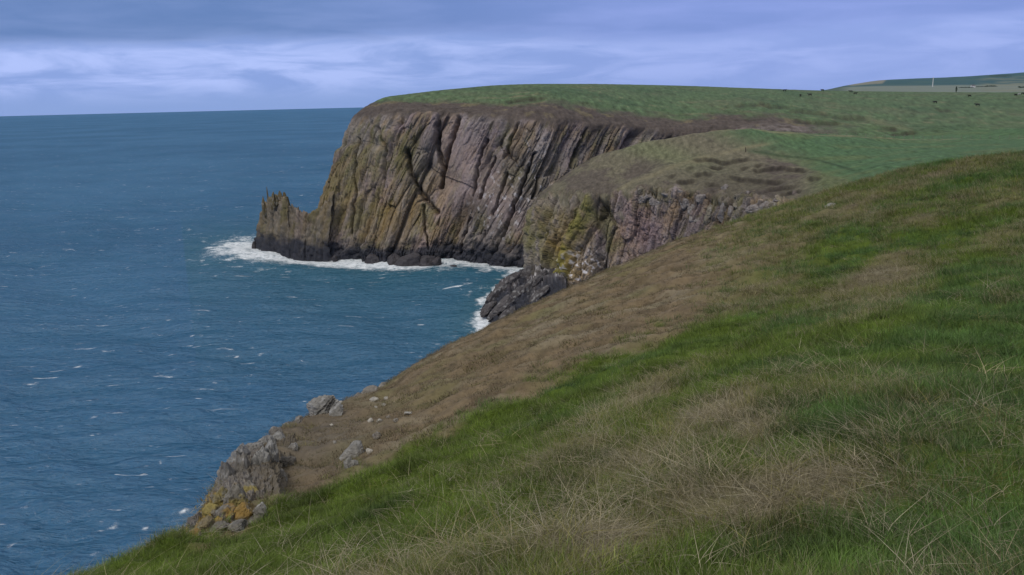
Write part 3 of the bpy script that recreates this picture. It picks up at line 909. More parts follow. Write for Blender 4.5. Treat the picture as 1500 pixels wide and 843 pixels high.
# ------------------------------------------------------------------ the sea
def sea(foot_lines):
    azs = np.concatenate([np.radians(np.linspace(-80, -36, 30, endpoint=False)), np.radians(np.linspace(-36, 2.5, 560, endpoint=False)), np.radians(np.linspace(2.5, 60, 60))])
    rs = [25.0]
    while rs[-1] < 14500:
        r = rs[-1]
        st = 0.0105 if r < 420 else (0.017 if r < 1500 else 0.05)
        if r < 95:
            st = 0.05
        rs.append(r * (1 + st))
    rs = np.array(rs)
    A, Rr = np.meshgrid(azs, rs, indexing='ij')
    X, Y = Rr * np.sin(A), Rr * np.cos(A)
    Z = np.zeros_like(X)
    rg = np.random.default_rng(5)
    cell = Rr * 0.011
    wind = math.radians(200)
    crest = np.zeros_like(X)
    for i in range(46):
        L = 2.6 * (1.085 ** i) * rg.uniform(0.9, 1.1)
        th = wind + rg.normal(0, 0.5)
        kx, ky = math.sin(th) * 2 * math.pi / L, math.cos(th) * 2 * math.pi / L
        a = 0.034 * L ** 0.42 * rg.uniform(0.6, 1.3)
        fade = np.clip((L / cell - 2.0) / 2.0, 0, 1)
        ph = kx * X + ky * Y + rg.uniform(0, 6.28)
        Z += a * fade * (np.sin(ph) + 0.25 * np.sin(2 * ph + 1.57))
    # foam: breaking against the rock
    foam = np.zeros_like(X)
    shal = np.zeros_like(X)
    D = np.full(X.shape, 1e9)
    sel = (Rr > 180) & (Rr < 520) & (A > math.radians(-22)) & (A < math.radians(6))
    xs, ys = X[sel], Y[sel]
    dd = np.full(xs.shape, 1e9)
    for (a, b, wd) in foot_lines:
        a, b = np.array(a[:2]), np.array(b[:2])
        ab = b - a
        t = np.clip(((xs - a[0]) * ab[0] + (ys - a[1]) * ab[1]) / (ab @ ab + 1e-9), 0, 1)
        q = np.hypot(xs - a[0] - ab[0] * t, ys - a[1] - ab[1] * t)
        dd = np.minimum(dd, q / wd)
    D[sel] = dd
    fx, fy = pix(np.stack([X, Y, Z], -1))
    nf = fbm(X / 9, Y / 9, seed=301, octv=5, gain=0.6)
    nf2 = fbm(X / 3.5, Y / 3.5, seed=302, octv=4, gain=0.6)
    nfl = fbm(X / 26, Y / 26, seed=305, octv=3)
    foam = np.exp(-np.maximum(D * 7.0 + nfl * 11.0 + nf * 9.0 + nf2 * 5.0 - 2.5, 0) / 7.0) * (0.85 + 0.5 * nf2)
    foam = np.clip(foam, 0, 1)
    foam += 0.95 * blob(fx, fy, 348, 361, 52, 20, 8) * (0.75 + 1.1 * nf)
    foam += 0.5 * blob(fx, fy, 560, 390, 130, 6, -3) * (0.7 + 1.3 * nf)
    foam += 0.5 * blob(fx, fy, 700, 388, 50, 7, -4) * (0.8 + nf)
    foam += 0.55 * blob(fx, fy, 695, 478, 26, 16, 20) * (0.7 + 1.2 * nf)
    foam += 0.42 * blob(fx, fy, 450, 384, 120, 9, -3) * (0.8 + 1.2 * nf)
    foam += 0.68 * blob(fx, fy, 690, 418, 62, 26, 10) * sstep(fbm(X / 6, Y / 3.0, seed=303, octv=4), 0.05, 0.45)
    foam += 0.55 * blob(fx, fy, 380, 388, 130, 22, 0) * sstep(fbm(X / 10, Y / 4, seed=304, octv=4), 0.1, 0.5)
    foam += 0.5 * blob(fx, fy, 210, 800, 50, 14, 15) * sstep(nf, 0.0, 0.5)
    shal = np.clip(np.exp(-D * 7.0 / 60.0) * 0.9, 0, 1)
    # white horses: short torn streaks, each with a fainter trail
    for i in range(720):
        u = rg.uniform(0, 1)
        qx = rg.uniform(-120, 720)
        qy = 172 + 650 * u ** 1.25
        p = W(qx, qy)
        rr = math.hypot(p[0], p[1])
        big = rg.uniform() < 0.16
        ln = (rg.uniform(1.0, 2.4) if big else rg.uniform(0.35, 1.1)) * (1 + rr / 500)
        wd = np.maximum(ln * rg.uniform(0.10, 0.22), 0.0042 * rr)
        ln = max(ln, 0.004 * rr)
        th = rg.normal(0.30, 0.25)
        ia0, ia1 = np.searchsorted(azs, [math.atan2(p[0], p[1]) - 4 * ln / rr, math.atan2(p[0], p[1]) + 4 * ln / rr])
        ir0, ir1 = np.searchsorted(rs, [rr - 4 * ln, rr + 4 * ln])
        sx, sy = X[ia0:ia1, ir0:ir1] - p[0], Y[ia0:ia1, ir0:ir1] - p[1]
        cu_, su_ = math.cos(th), math.sin(th)
        aa = (sx * cu_ + sy * su_) / ln
        bb = (-sx * su_ + sy * cu_ + 0.25 * ln * aa * aa * rg.normal()) / wd
        amp = rg.uniform(0.5, 0.72) if big else rg.uniform(0.3, 0.6)
        foam[ia0:ia1, ir0:ir1] += amp * np.exp(-aa * aa - np.abs(bb) ** 1.5)
    foam = np.clip(foam, 0, 1)
    G = np.stack([X, Y, Z], -1)
    o = grid_obj('sea', G, sea_material(), None, flip=True, extra={'foam': foam, 'shallow': shal})
    tag(o, kind='structure')
    return o


# ------------------------------------------------------------------ rocks
M_ROCK = land_material('weathered_boulder_rock', (5.0, 22.0), 0.5, 0.9, 0.8, 0.05)
M_SEAROCK = land_material('wet_shore_rock', (1.2, 4.0), 0.45, 0.75, 0.8, 0.4)
_ICO = {}


def ico(sub):
    if sub not in _ICO:
        b = bmesh.new()
        bmesh.ops.create_icosphere(b, subdivisions=sub, radius=1.0)
        b.verts.ensure_lookup_table()
        V = np.array([v.co[:] for v in b.verts])
        Fc = np.array([[v.index for v in f.verts] for f in b.faces])
        b.free()
        _ICO[sub] = (V, Fc)
    return _ICO[sub]


def rock_shape(seed, size, planes=16, sub=4, rough=0.05, beds=0.05, beddir=(0.2, 0.3, 1.0), flat=0.35):
    """an angular block: a ball cut by random joint planes, with bedding ledges and pitting"""
    V, Fc = ico(sub)
    rg = np.random.default_rng(seed)
    pn = rg.normal(size=(planes, 3))
    pn /= np.linalg.norm(pn, axis=1, keepdims=True)
    pd = rg.uniform(0.62, 0.98, planes)
    dots = V @ pn.T
    with np.errstate(divide='ignore'):
        rad = np.where(dots > 0.02, pd / dots, 9.0).min(axis=1)
    rad = np.minimum(rad, 1.15)
    U = V * rad[:, None]
    bd = np.array(beddir) / np.linalg.norm(beddir)
    h = U @ bd
    st = (h * 7.0 + fbm(U[:, 0] * 2, U[:, 1] * 2, U[:, 2] * 2, seed=seed, octv=2))
    fr = st - np.floor(st)
    U = U * (1 - beds * np.exp(-(np.minimum(fr, 1 - fr) / 0.16) ** 2) + beds * 0.8 * (h01(np.floor(st).astype(np.int64), seed=seed) - 0.5))[:, None]
    U = U + V * (rough * fbm(U[:, 0] * 3, U[:, 1] * 3, U[:, 2] * 3, seed=seed + 1, octv=4, gain=0.6))[:, None]
    return U * np.array(size), Fc


def rot_xyz(V, e):
    return V @ np.array(Matrix.Rotation(e[2], 3, 'Z') @ Matrix.Rotation(e[1], 3, 'Y') @ Matrix.Rotation(e[0], 3, 'X')).T


def rock_col(V, seed, base, lichen=None, lich_amt=0.0, sc_=1.0, pale=0.0):
    n = fbm(V[:, 0] / (0.5 * sc_), V[:, 1] / (0.5 * sc_), V[:, 2] / (0.5 * sc_), seed=seed, octv=4, gain=0.6)
    c = np.zeros_like(V) + np.asarray(base)
    c = mixc(c, np.asarray(base) * 0.5, sstep(n, 0.05, 0.5) * 0.7)
    n2 = fbm(V[:, 0] / (0.3 * sc_), V[:, 1] / (0.3 * sc_), V[:, 2] / (0.3 * sc_), seed=seed + 3, octv=4, gain=0.6)
    c = mixc(c, np.array([0.36, 0.36, 0.36]), sstep(n2, 0.1, 0.4) * (0.35 + pale))
    if lichen is not None:
        n3 = fbm(V[:, 0] / (0.6 * sc_), V[:, 1] / (0.6 * sc_), V[:, 2] / (0.6 * sc_), seed=seed + 5, octv=4, gain=0.55)
        c = mixc(c, np.asarray(lichen), sstep(n3 + lich_amt - 0.5, 0.0, 0.2) * 0.9)
    return c


def rock_obj(name, seed, size, loc, rot=(0, 0, 0), taper=0.0, base=(0.2, 0.19, 0.185), mat=None, parent=None, lichen=None, lich_amt=0.0, sub=4, planes=16, sc_=1.0, pale=0.0, **kw):
    V, Fc = rock_shape(seed, size, planes, sub, **kw)
    c = rock_col(V, seed, base, lichen, lich_amt, sc_, pale)
    if taper:
        tt = np.clip((V[:, 2] / size[2] + 1) / 2, 0, 1)
        V[:, :2] *= (1 - taper * tt ** 1.3)[:, None]
    V = rot_xyz(V, rot)
    o = mesh_from(name, V, Fc, mat or M_ROCK, c, smooth=False, parent=parent)
    o.location = loc
    return o


# ================================================================== build
far = far_headland()
mid = mid_headland()
HG, HVF, HBR, HPX, HPY, HUS = hillside()
HC, HGREEN = hill_colours(HG, HVF, HBR, HPX, HPY)
hill = grid_obj('near_hillside', HG, M_HILL, HC, flip=True)
tag(hill, kind='structure')
bv_far, bv_mid, bv_hill = bvh_of(far), bvh_of(mid), bvh_of(hill)


# ------------------------------------------------------------------ distant hills
def distant_hills():
    X = [1120, 1200, 1240, 1290, 1330, 1400, 1460, 1500, 1600, 1900]
    rows = [[(x, 150, 1200) for x in X],
            [(x, 137.0, 1500) for x in X],
            [(x, y, 2500) for x, y in zip(X, [137, 134.5, 131.5, 130.5, 130, 129.8, 129.6, 129, 128, 126])],
            [(x, y, 3600) for x, y in zip(X, [137, 134, 128, 126.5, 126, 125.5, 125, 124, 122, 118])],
            [(x, y, 7000) for x, y in zip(X, [137, 133.2, 126, 118.3, 116.2, 113.4, 109.6, 106.6, 101, 94])],
            [(x, y, 8500) for x, y in zip(X, [140, 138, 135, 130, 128, 126, 124, 122, 118, 110])]]
    G, us, vs = loft(rows, [10, 20, 24, 20, 30, 26, 20, 30, 20], [4, 14, 14, 30, 6])
    px, py = pix(G)
    vf = np.broadcast_to(vs[None, :], px.shape)
    x, y = G[..., 0], G[..., 1]
    c = np.zeros(G.shape) + np.array([0.032, 0.080, 0.085])  # dark blue-teal: the fade of distance haze is painted into the hill colour
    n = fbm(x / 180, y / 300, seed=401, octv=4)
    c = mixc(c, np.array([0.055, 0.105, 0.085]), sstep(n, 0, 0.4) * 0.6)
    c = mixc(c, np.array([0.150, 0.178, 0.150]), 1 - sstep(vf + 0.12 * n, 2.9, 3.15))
    c = mixc(c, np.array([0.21, 0.20, 0.15]), sstep(px, 1238, 1250) * (1 - sstep(px - (py - 118) * -1.0, 1296, 1299)) * sstep(vf, 3.2, 3.4) * 0.85)
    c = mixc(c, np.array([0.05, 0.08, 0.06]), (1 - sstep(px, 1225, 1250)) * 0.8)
    c = mixc(c, np.array([0.17, 0.18, 0.13]), sstep(px, 1425, 1450) * sstep(n, -0.15, 0.1) * (1 - sstep(vf, 3.4, 3.6)) * 0.7)
    G[..., 2] += fbm(x / 200, y / 200, seed=402, octv=3) * 2.0 * sstep(vf, 1, 2)
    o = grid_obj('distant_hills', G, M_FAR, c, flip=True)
    tag(o, kind='structure')
    return o


hills = distant_hills()
bv_hills = bvh_of(hills)


# ------------------------------------------------------------------ the rock stack off the far headland
def ridge_rock(name, front, top, back, cu, cv, seed, amp, k, tint, label, cat, mat, colour_fn=None):
    rows = [[('w', p[0], p[1], -3.0) for p in [pt(a) for a in front]], front, [None] * len(front), top, back]
    rows[2] = [('w', *(0.5 * (pt(a) + pt(b)) + 0.12 * (pt(a) - pt(b)) * np.array([1, 1, 0]))) for a, b in zip(front, top)]
    G, us, vs = loft(rows, cu, cv)
    S, T = arc(G)
    N = normals(blur(G, 3))
    if N[G.shape[0] // 2, cv[0] + 6, 1] > 0:
        N = -N
    a1, t1 = slabs(S, T, k, 4.0, 16.0, seed)
    a2, t2 = facets(S, T, k, 2.2, 5.0, seed + 1)
    a3, t3 = facets(S, T, k, 1.0, 2.2, seed + 2)
    rg = fbm(S / 2, T / 2.5, seed=seed + 3, octv=4, gain=0.6)
    vf = np.broadcast_to(vs[None, :], S.shape)
    d = (1.6 * a1 + 0.9 * a2 + 0.4 * a3 + 0.7 * rg) * amp * sstep(vf, 0.3, 1.0) * (1 - 0.6 * sstep(vf, 2.6, 3.0))
    G2 = G + N * d[..., None]
    G2[..., 2] += (1.2 * a2 + 0.8 * a3) * amp * np.exp(-((vf - 3) / 0.35) ** 2)
    c = rock_colour(S, T, G2[..., 2], ((t1, 0.3), (t2, 0.3), (t3, 0.3)), seed + 10)
    c = mixc(c, np.asarray(tint), np.full(S.shape, 0.55))
    if colour_fn is not None:
        c = colour_fn(c, G2, S, T)
    c = tide(c, G2, S, seed + 20, 7.0)
    o = grid_obj(name, G2, mat, c, flip=True)
    tag(o, label, cat)
    return o


sx = [372, 379, 385, 391, 396, 402, 412, 421, 424, 432, 440, 447, 454, 466, 480]
sf = [358, 364, 368, 370, 371, 372, 374, 376, 376, 377, 378, 378, 378, 379, 380]
stp = [352, 318, 298, 288, 291, 289, 288.5, 289, 301, 303, 307, 310, 309, 298, 282]
front = [(x, y) for x, y in zip(sx, sf)]
rst = [math.hypot(*pt(a)[:2]) + 5 for a in front]
topr = [(x + dx, y, r) for x, dx, y, r in zip(sx, [3, 4, 4, 2, 1, 0, 0, 0, 0, 0, 0, 0, 2, 6, 10], stp, rst)]
backr = [('w', *(np.array([*(P(x + 3, 340, r + 12)[:2]), -3.0]))) for x, r in zip(sx, rst)]
stack = ridge_rock('sea_stack', front, topr, backr, [8, 10, 10, 10, 10, 12, 12, 8, 10, 12, 12, 12, 14, 14], [3, 26, 26, 22], 501, 1.0, 0.05, OLIVE * 0.36 + BROWN * 0.28,
                   'jagged low rock stack in white surf at the seaward foot of the far cliff', 'sea stack', M_CLIFF)
# the leaning finger of rock at its seaward end
pp = P(393.5, 296, rst[3])
SPIRE = BROWN * 0.3 + OLIVE * 0.28
rock_obj('pinnacle', 515, (0.8, 1.0, 8.0), (pp[0], pp[1], pp[2] - 0.3), (0.0, -0.05, 0.3), 0.8, base=SPIRE, mat=M_CLIFF, sub=4, parent=stack, sc_=4)
for i, (qx, qy, sw, sh) in enumerate([(387, 305, 1.2, 4.5), (400, 296, 1.2, 3.6), (405, 294, 1.1, 3.2), (411, 295, 1.3, 3.8), (417, 295, 1.1, 3.4), (421, 297, 1.0, 3.6), (434, 311, 1.1, 2.0)]):
    pp = P(qx, qy, rst[6] + 0.5)
    rock_obj('pinnacle', 520 + i, (sw, 1.7, sh), (pp[0], pp[1], pp[2]), (0.06 * math.sin(i * 2.3), 0.10 * math.sin(i * 1.9), 0.5 * i), 0.45, base=SPIRE, mat=M_CLIFF, sub=4, parent=stack, sc_=4, rough=0.14)

# ------------------------------------------------------------------ slanting rock shelf below the middle headland
def shelf_col(c, G, S, T):
    px, py = pix(G)
    d = (px - 715) * 0.62 + (py - 470) * 0.78
    bands = np.abs(fbm(d / 9.0, (px + py) / 60.0, seed=541, octv=3))
    n = fbm(S / 1.0, T / 1.4, seed=542, octv=4, gain=0.6)
    c = c * 0.62
    return mixc(c, GUANO, sstep(n + 0.35 * (1 - sstep(bands, 0.0, 0.16)), 0.25, 0.45) * sstep(px, 712, 730) * 0.85)


hx = [704, 709, 714, 722, 733, 748, 765, 782, 800, 830]
hf = [462, 468, 474, 478, 482, 486, 490, 492, 494, 496]
ht = [455, 442, 432, 423, 413, 402, 395, 391, 388, 384]
front = [(x, y) for x, y in zip(hx, hf)]
rsh = [226, 229, 232, 236, 240, 246, 252, 256, 258, 260]
topr = [(x + dx, y, r) for x, dx, y, r in zip(hx, [3, 4, 4, 4, 4, 3, 2, 1, 0, 0], ht, rsh)]
backr = [('w', *(np.array([*(P(x + 4, 400, r + 8)[:2]), -3.0]))) for x, r in zip(hx, rsh)]
shelf = ridge_rock('rock_shelf', front, topr, backr, [10, 12, 16, 18, 22, 24, 24, 22, 20], [3, 40, 40, 20], 531, 1.1, 0.9, DARKR * 1.6,
                   'slanting dark rock shelf streaked with white at the foot of the nearer headland', 'rock shelf', M_CLIFF, shelf_col)

da, db = P(795, 394, 255), P(722, 466, 231)
dv = Vector(db - da).normalized()
qd = dv.to_track_quat('Y', 'Z')
bv_shelf = bvh_of(shelf)
for i, (qx, qy, rr, sw, sl, sh) in enumerate([(716, 452, 228, 1.3, 4.5, 1.5), (723, 436, 235, 1.2, 5.0, 1.8), (734, 424, 241, 1.5, 6.0, 1.6), (738, 446, 236, 1.6, 6.5, 1.4), (750, 410, 247, 1.4, 5.5, 1.6), (756, 434, 242, 1.5, 6.5, 1.6),
                                              (768, 402, 252, 1.6, 5.5, 1.5), (772, 424, 248, 1.5, 7.0, 1.4), (788, 410, 254, 1.5, 6.0, 1.5), (728, 458, 231, 1.4, 5.0, 1.2), (745, 460, 236, 1.5, 5.5, 1.2), (790, 432, 250, 1.4, 6.0, 1.3)]):
    hl, _ = hit(bv_shelf, qx, qy)
    if hl is None:
        hl = Vector(P(qx, qy, rr))
    o = rock_obj('rock_slab', 545 + i, (sw, sl * 0.8, sh), hl, base=(0.085, 0.078, 0.08), mat=M_SEAROCK, parent=shelf, sub=4, planes=12, sc_=4, pale=0.25 if i % 2 else 0.0, rough=0.14, beds=0.09, beddir=(1.0, 0.0, 0.4))
    o.rotation_mode = 'QUATERNION'
    o.rotation_quaternion = qd @ Matrix.Rotation(0.25 * math.sin(i * 1.7), 3, 'Y').to_quaternion()

# reef rocks awash at the foot of the far cliff
for i, (qx, qy, a, b, h_) in enumerate([(600, 388, 6.5, 4.0, 5.5), (625, 388, 4.5, 3.5, 4.0), (638, 387.5, 2.6, 2.2, 2.6), (575, 385.5, 5.0, 3.5, 5.0), (545, 384.5, 4.0, 3.0, 3.6), (490, 380, 1.6, 1.4, 1.5), (372, 362, 1.5, 1.5, 2.2), (664, 392, 1.4, 1.2, 0.8)]):
    p = W(qx, qy)
    o = rock_obj('reef_rock', 560 + i, (a, b, h_), (p[0], p[1] + b * 0.5, 0.0), (0.1, 0.15 * (i % 3 - 1), 0.5 * i), base=(0.06, 0.055, 0.06), mat=M_SEAROCK, sub=4, sc_=6, pale=-0.3)
    tag(o, ['broad black reef rock below the ochre nose of the far cliff', 'low black reef rock at the outer end of the reef row', 'small dark point of rock ending the reef in the surf',
            'black reef rock left of the broadest reef rock under the cliff', 'smaller black reef rock furthest left in the row under the cliff', 'tiny dark rock awash in the surf beside the stack',
            'small dark rock off the seaward tip of the sea stack', 'low dark rock awash in foam right of the reef'][i], 'reef rock', 'wave washed rocks at the foot of the far cliff')

foot = []
fl = [(372, 360), (385, 369), (402, 373), (440, 379), (505, 381), (560, 386), (600, 390), (640, 390)]
fl = [W(*a) for a in fl]
foot += [(a, b, 7.0) for a, b in zip(fl[:-1], fl[1:])]
fl2 = [W(*a) for a in [(640, 381), (670, 383), (700, 384), (735, 388), (765, 393)]]
foot += [(a, b, 6.0) for a, b in zip(fl2[:-1], fl2[1:])]
fl3 = [W(*a) for a in [(765, 395), (742, 405), (720, 430), (706, 462), (712, 480)]]
foot += [(a, b, 2.0) for a, b in zip(fl3[:-1], fl3[1:])]
sea_o = sea(foot)

# ------------------------------------------------------------------ blocks along the lip of the middle headland (parts of it)
blk = [(1136, 302, 8, 5), (1123, 303, 9, 8), (1108, 308, 14, 10), (1086, 311, 8, 10), (1072, 314, 6, 12), (1060, 312, 7, 16), (1042, 316, 13, 15), (1016, 306, 9, 11), (1002, 296, 8, 10), (985, 292, 7, 7),
       (972, 284, 8, 6), (951, 287, 7, 7), (938, 280, 7, 7), (962, 296, 10, 8), (1062, 277, 7, 9), (1079, 288, 5, 4), (1096, 283, 4, 3), (1028, 290, 7, 8), (1080, 301, 6, 5), (1138, 293, 4, 3), (996, 281, 5, 4), (965, 262, 4, 2.5),
       (945, 292, 9, 7), (1020, 322, 9, 9)]
for i, (qx, qy, w_, h_) in enumerate(blk):
    loc, nor = hit(bv_mid, qx, qy)
    if loc is None:
        continue
    r = math.hypot(loc.x, loc.y)
    s = r / F
    o = rock_obj('rock_block', 600 + i, (w_ * s * 1.0, w_ * s * 0.9, h_ * s * 1.0), loc + Vector((0, 0.55 * w_ * s, -0.15 * h_ * s)), (0.1, 0.12 * math.sin(i), i * 1.3),
                 base=(0.205, 0.182, 0.17) if i % 3 else (0.17, 0.15, 0.115), mat=M_CLIFF, sub=4, parent=mid, sc_=3, planes=10, rough=0.16, beds=0.10, beddir=(1.0, 0.3, 0.15))

# ------------------------------------------------------------------ boulders and crag on the near slope
def on_hill(qx, qy):
    for k in range(12):
        loc, nor = hit(bv_hill, qx, qy + k * 2)
        if loc is not None:
            return loc
    return Vector(P(qx, qy, 25))


def boulder(name, qx, qy, w_, h_, seed, label, rot=(0, 0, 0), cat='boulder', group=None, sink=0.36, base=(0.195, 0.188, 0.175), **kw):
    """qx, qy: photo pixel of the foot; w_, h_ size in photo pixels"""
    loc = on_hill(qx, qy)
    s = (loc - Vector((0, 0, EYE))).length / F
    o = rock_obj(name, seed, (w_ * s * 0.55, w_ * s * 0.5, h_ * s * 0.62), loc + Vector((0, 0, h_ * s * (0.5 - sink))), rot, base=base, sc_=max(w_ * s, 0.2), **kw)
    tag(o, label, cat, group)
    return o


bb = boulder('boulder', 474, 606, 52, 42, 701, 'big pale grey boulder perched on the edge of the slope against the sea', (0.15, -0.45, 0.9), sub=5, pale=0.2, rough=0.16, beds=0.10, planes=20)
boulder('boulder', 492, 607, 24, 17, 702, 'lower slanting grey boulder leaning against the right side of the big perched one', (0.1, -0.5, 1.2), sub=4, pale=0.2)
boulder('boulder', 519, 668, 34, 24, 703, 'grey flat topped boulder above two smaller ones at the grass edge', (0.2, -0.3, 0.5), sub=4, rough=0.08)
boulder('boulder', 511, 683, 15, 17, 704, 'grey boulder at the lower left of the three by the grass edge', (0.1, 0.1, 2.0), sub=4)
boulder('boulder', 520, 682, 12, 13, 705, 'smallest grey boulder of the three by the grass edge', (0.0, 0.2, 3.0), sub=4)
for i, (qx, qy, w_, h_, lb) in enumerate([(547, 588, 14, 7, 'white topped stone highest in the scatter on the brown slope'),
                                          (566, 585, 8, 5, 'small pale stone right of the white topped one'),
                                          (563, 595, 8, 4, 'thin pale stone lying slantwise below the white topped stones'),
                                          (550, 598, 5, 4, 'little white stone left of the slanting thin one'),
                                          (598, 607, 14, 6, 'flat pale stone furthest right in the scatter'),
                                          (556, 618, 9, 6, 'pale stone in the middle of the lower scatter'),
                                          (569, 613, 8, 6, 'grey stone right of the middle lower stones'),
                                          (543, 618, 9, 6, 'pale stone at the left of the lower scatter'),
                                          (580, 617, 7, 6, 'upright grey stone below the flat pale one'),
                                          (490, 649, 6, 5, 'single white stone left of the grey three on bare soil'),
                                          (486, 624, 6, 4, 'pale chip lying below the big perched boulder'),
                                          (499, 585, 6, 4, 'small white stone on the skyline right of the perched boulder'),
                                          (553, 641, 13, 12, 'rough brownish rock rising above the grey three'),
                                          (541, 663, 13, 6, 'slanting flat stone right of the grey three')]):
    boulder('stone', qx, qy, w_, h_, 720 + i, lb, (0.1 * i, -0.3, i * 0.9), 'stone', 'loose stones on the brown slope', base=(0.33, 0.31, 0.275) if i not in (6, 8, 12) else (0.19, 0.17, 0.145), sub=3, pale=0.2, sink=0.32)
boulder('stone', 1218, 302, 15, 4.5, 745, 'flat pale stone half sunk in grass high on the right slope', (0, -0.2, 0.3), 'stone', base=(0.32, 0.31, 0.28), sub=3, pale=0.1, sink=0.3)
# low grey ledges along the skyline of the slope
for i, (qx, qy, w_, h_, lb) in enumerate([(438, 617, 14, 9, 'low grey ledge on the skyline left of the perched boulder'), (420, 623, 12, 10, 'second grey ledge going down from the perched boulder'),
                                          (405, 636, 16, 16, 'jagged grey ledge above the crag on the skyline'), (388, 647, 12, 9, 'brown topped ledge just above the top of the crag'),
                                          (540, 571, 22, 6, 'long thin pale ledge on the skyline right of the perched boulder'), (523, 576, 9, 5, 'short dark ledge at the lower end of the long pale one'), (562, 559, 14, 5, 'upper pale ledge where the brown slope meets the sea')]):
    boulder('rock_ledge', qx, qy, w_, h_, 760 + i, lb, (0.1, -0.45, 0.2 * i), 'rock ledge', 'rock ledges along the skyline of the slope', sub=4, base=(0.165, 0.152, 0.135), pale=0.1, sink=0.45, rough=0.14, planes=11)


crag = bpy.data.objects.new('rock_crag', None)
col.objects.link(crag)
cl = on_hill(380, 745)
crag.location = cl
tag(crag, 'steep broken grey crag spotted with orange lichen at the lower left edge of the slope', 'crag')
def crag_face():
    fr = [(262, 797), (294, 790), (326, 782), (356, 771), (388, 754), (408, 730), (420, 706), (430, 672)]
    tp = [(266, 788), (284, 768), (308, 730), (331, 690), (349, 667), (376, 650), (400, 637), (432, 622)]
    F3 = [np.array(on_hill(*a)) for a in fr]
    T3 = [P(a[0], a[1], d) for a, d in zip(tp, [13.6, 14.8, 17.2, 19.5, 21.3, 23.6, 25.5, 28.3])]
    M3 = [f * 0.52 + t * 0.48 + np.array([0.05, -0.12, 0.22]) for f, t in zip(F3, T3)]
    rows = [[('w', *(f + np.array([0.2, -0.3, -0.8]))) for f in F3], [('w', *f) for f in F3], [('w', *m) for m in M3], [('w', *t) for t in T3],
            [('w', *(t + np.array([-0.5, 0.9, -0.7]))) for t in T3], [('w', *(t + np.array([-1.2, 2.0, -4.5]))) for t in T3]]
    G, us, vs = loft(rows, [14, 26, 30, 34, 34, 34, 34], [6, 50, 50, 16, 16])
    S, T = arc(G)
    N = normals(blur(G, 24))
    if N[G.shape[0] // 2, 50, 1] > 0:
        N = -N
    a1, t1 = slabs(S, T, 0.12, 0.95, 1.9, 851)
    a2, t2 = facets(S, T, 0.15, 0.45, 0.8, 852)
    a3, t3 = facets(S, T, 0.2, 0.2, 0.34, 853)
    rg = fbm(S / 0.5, T / 0.5, seed=854, octv=4, gain=0.6)
    vf = np.broadcast_to(vs[None, :], S.shape)
    ug = np.broadcast_to(us[:, None], S.shape)
    m = sstep(vf, 0.8, 1.3)
    fade = 1 - 0.6 * sstep(ug, 4.8, 6.6)
    G2 = G + N * ((0.05 * a1 + 0.10 * a2 + 0.05 * a3 + 0.06 * rg - 0.15 * sstep(ug, 5.6, 7.0)) * m * fade)[..., None]
    G2[..., 2] += (0.04 * a1 + 0.08 * a2) * np.exp(-((vf - 3) / 0.4) ** 2) * fade
    c = np.zeros(G.shape) + np.array([0.165, 0.148, 0.13])
    c = c * (1 + (t1[..., None] - 0.5) * 0.3 + (t2[..., None] - 0.5) * 0.35)
    n = fbm(S / 0.6, T / 0.9, seed=855, octv=5, gain=0.6)
    c = mixc(c, np.array([0.22, 0.213, 0.20]), sstep(n, 0.15, 0.5) * 0.6)
    c = mixc(c, np.array([0.12, 0.10, 0.075]), sstep(-n, 0.05, 0.4) * 0.7)
    n2 = fbm(S / 0.8, T / 0.8, seed=856, octv=4, gain=0.6)
    px, py = pix(G)
    lo = np.clip(1.1 * blob(px, py, 312, 745, 30, 40, 30) + blob(px, py, 366, 748, 18, 22, 0) + blob(px, py, 300, 778, 40, 14, 20), 0, 1)
    c = mixc(c, np.array([0.25, 0.17, 0.03]), sstep(n2 + lo * 0.66 - 0.5, 0.0, 0.3) * 0.85)
    # withered turf lodged on the ledges toward the slope
    so = sstep(ug + 2.4 * n2 + 0.8 * (1.5 - np.abs(vf - 1.5)), 4.6, 6.2) * (1 - np.exp(-((vf - 3) / 0.3) ** 2) * 0.7)
    c = mixc(c, np.array([0.115, 0.095, 0.065]), so * 0.85)
    o = grid_obj('rock_face', G2 - np.array(cl), M_ROCK, c, flip=True, smooth=False, parent=crag)
    return o


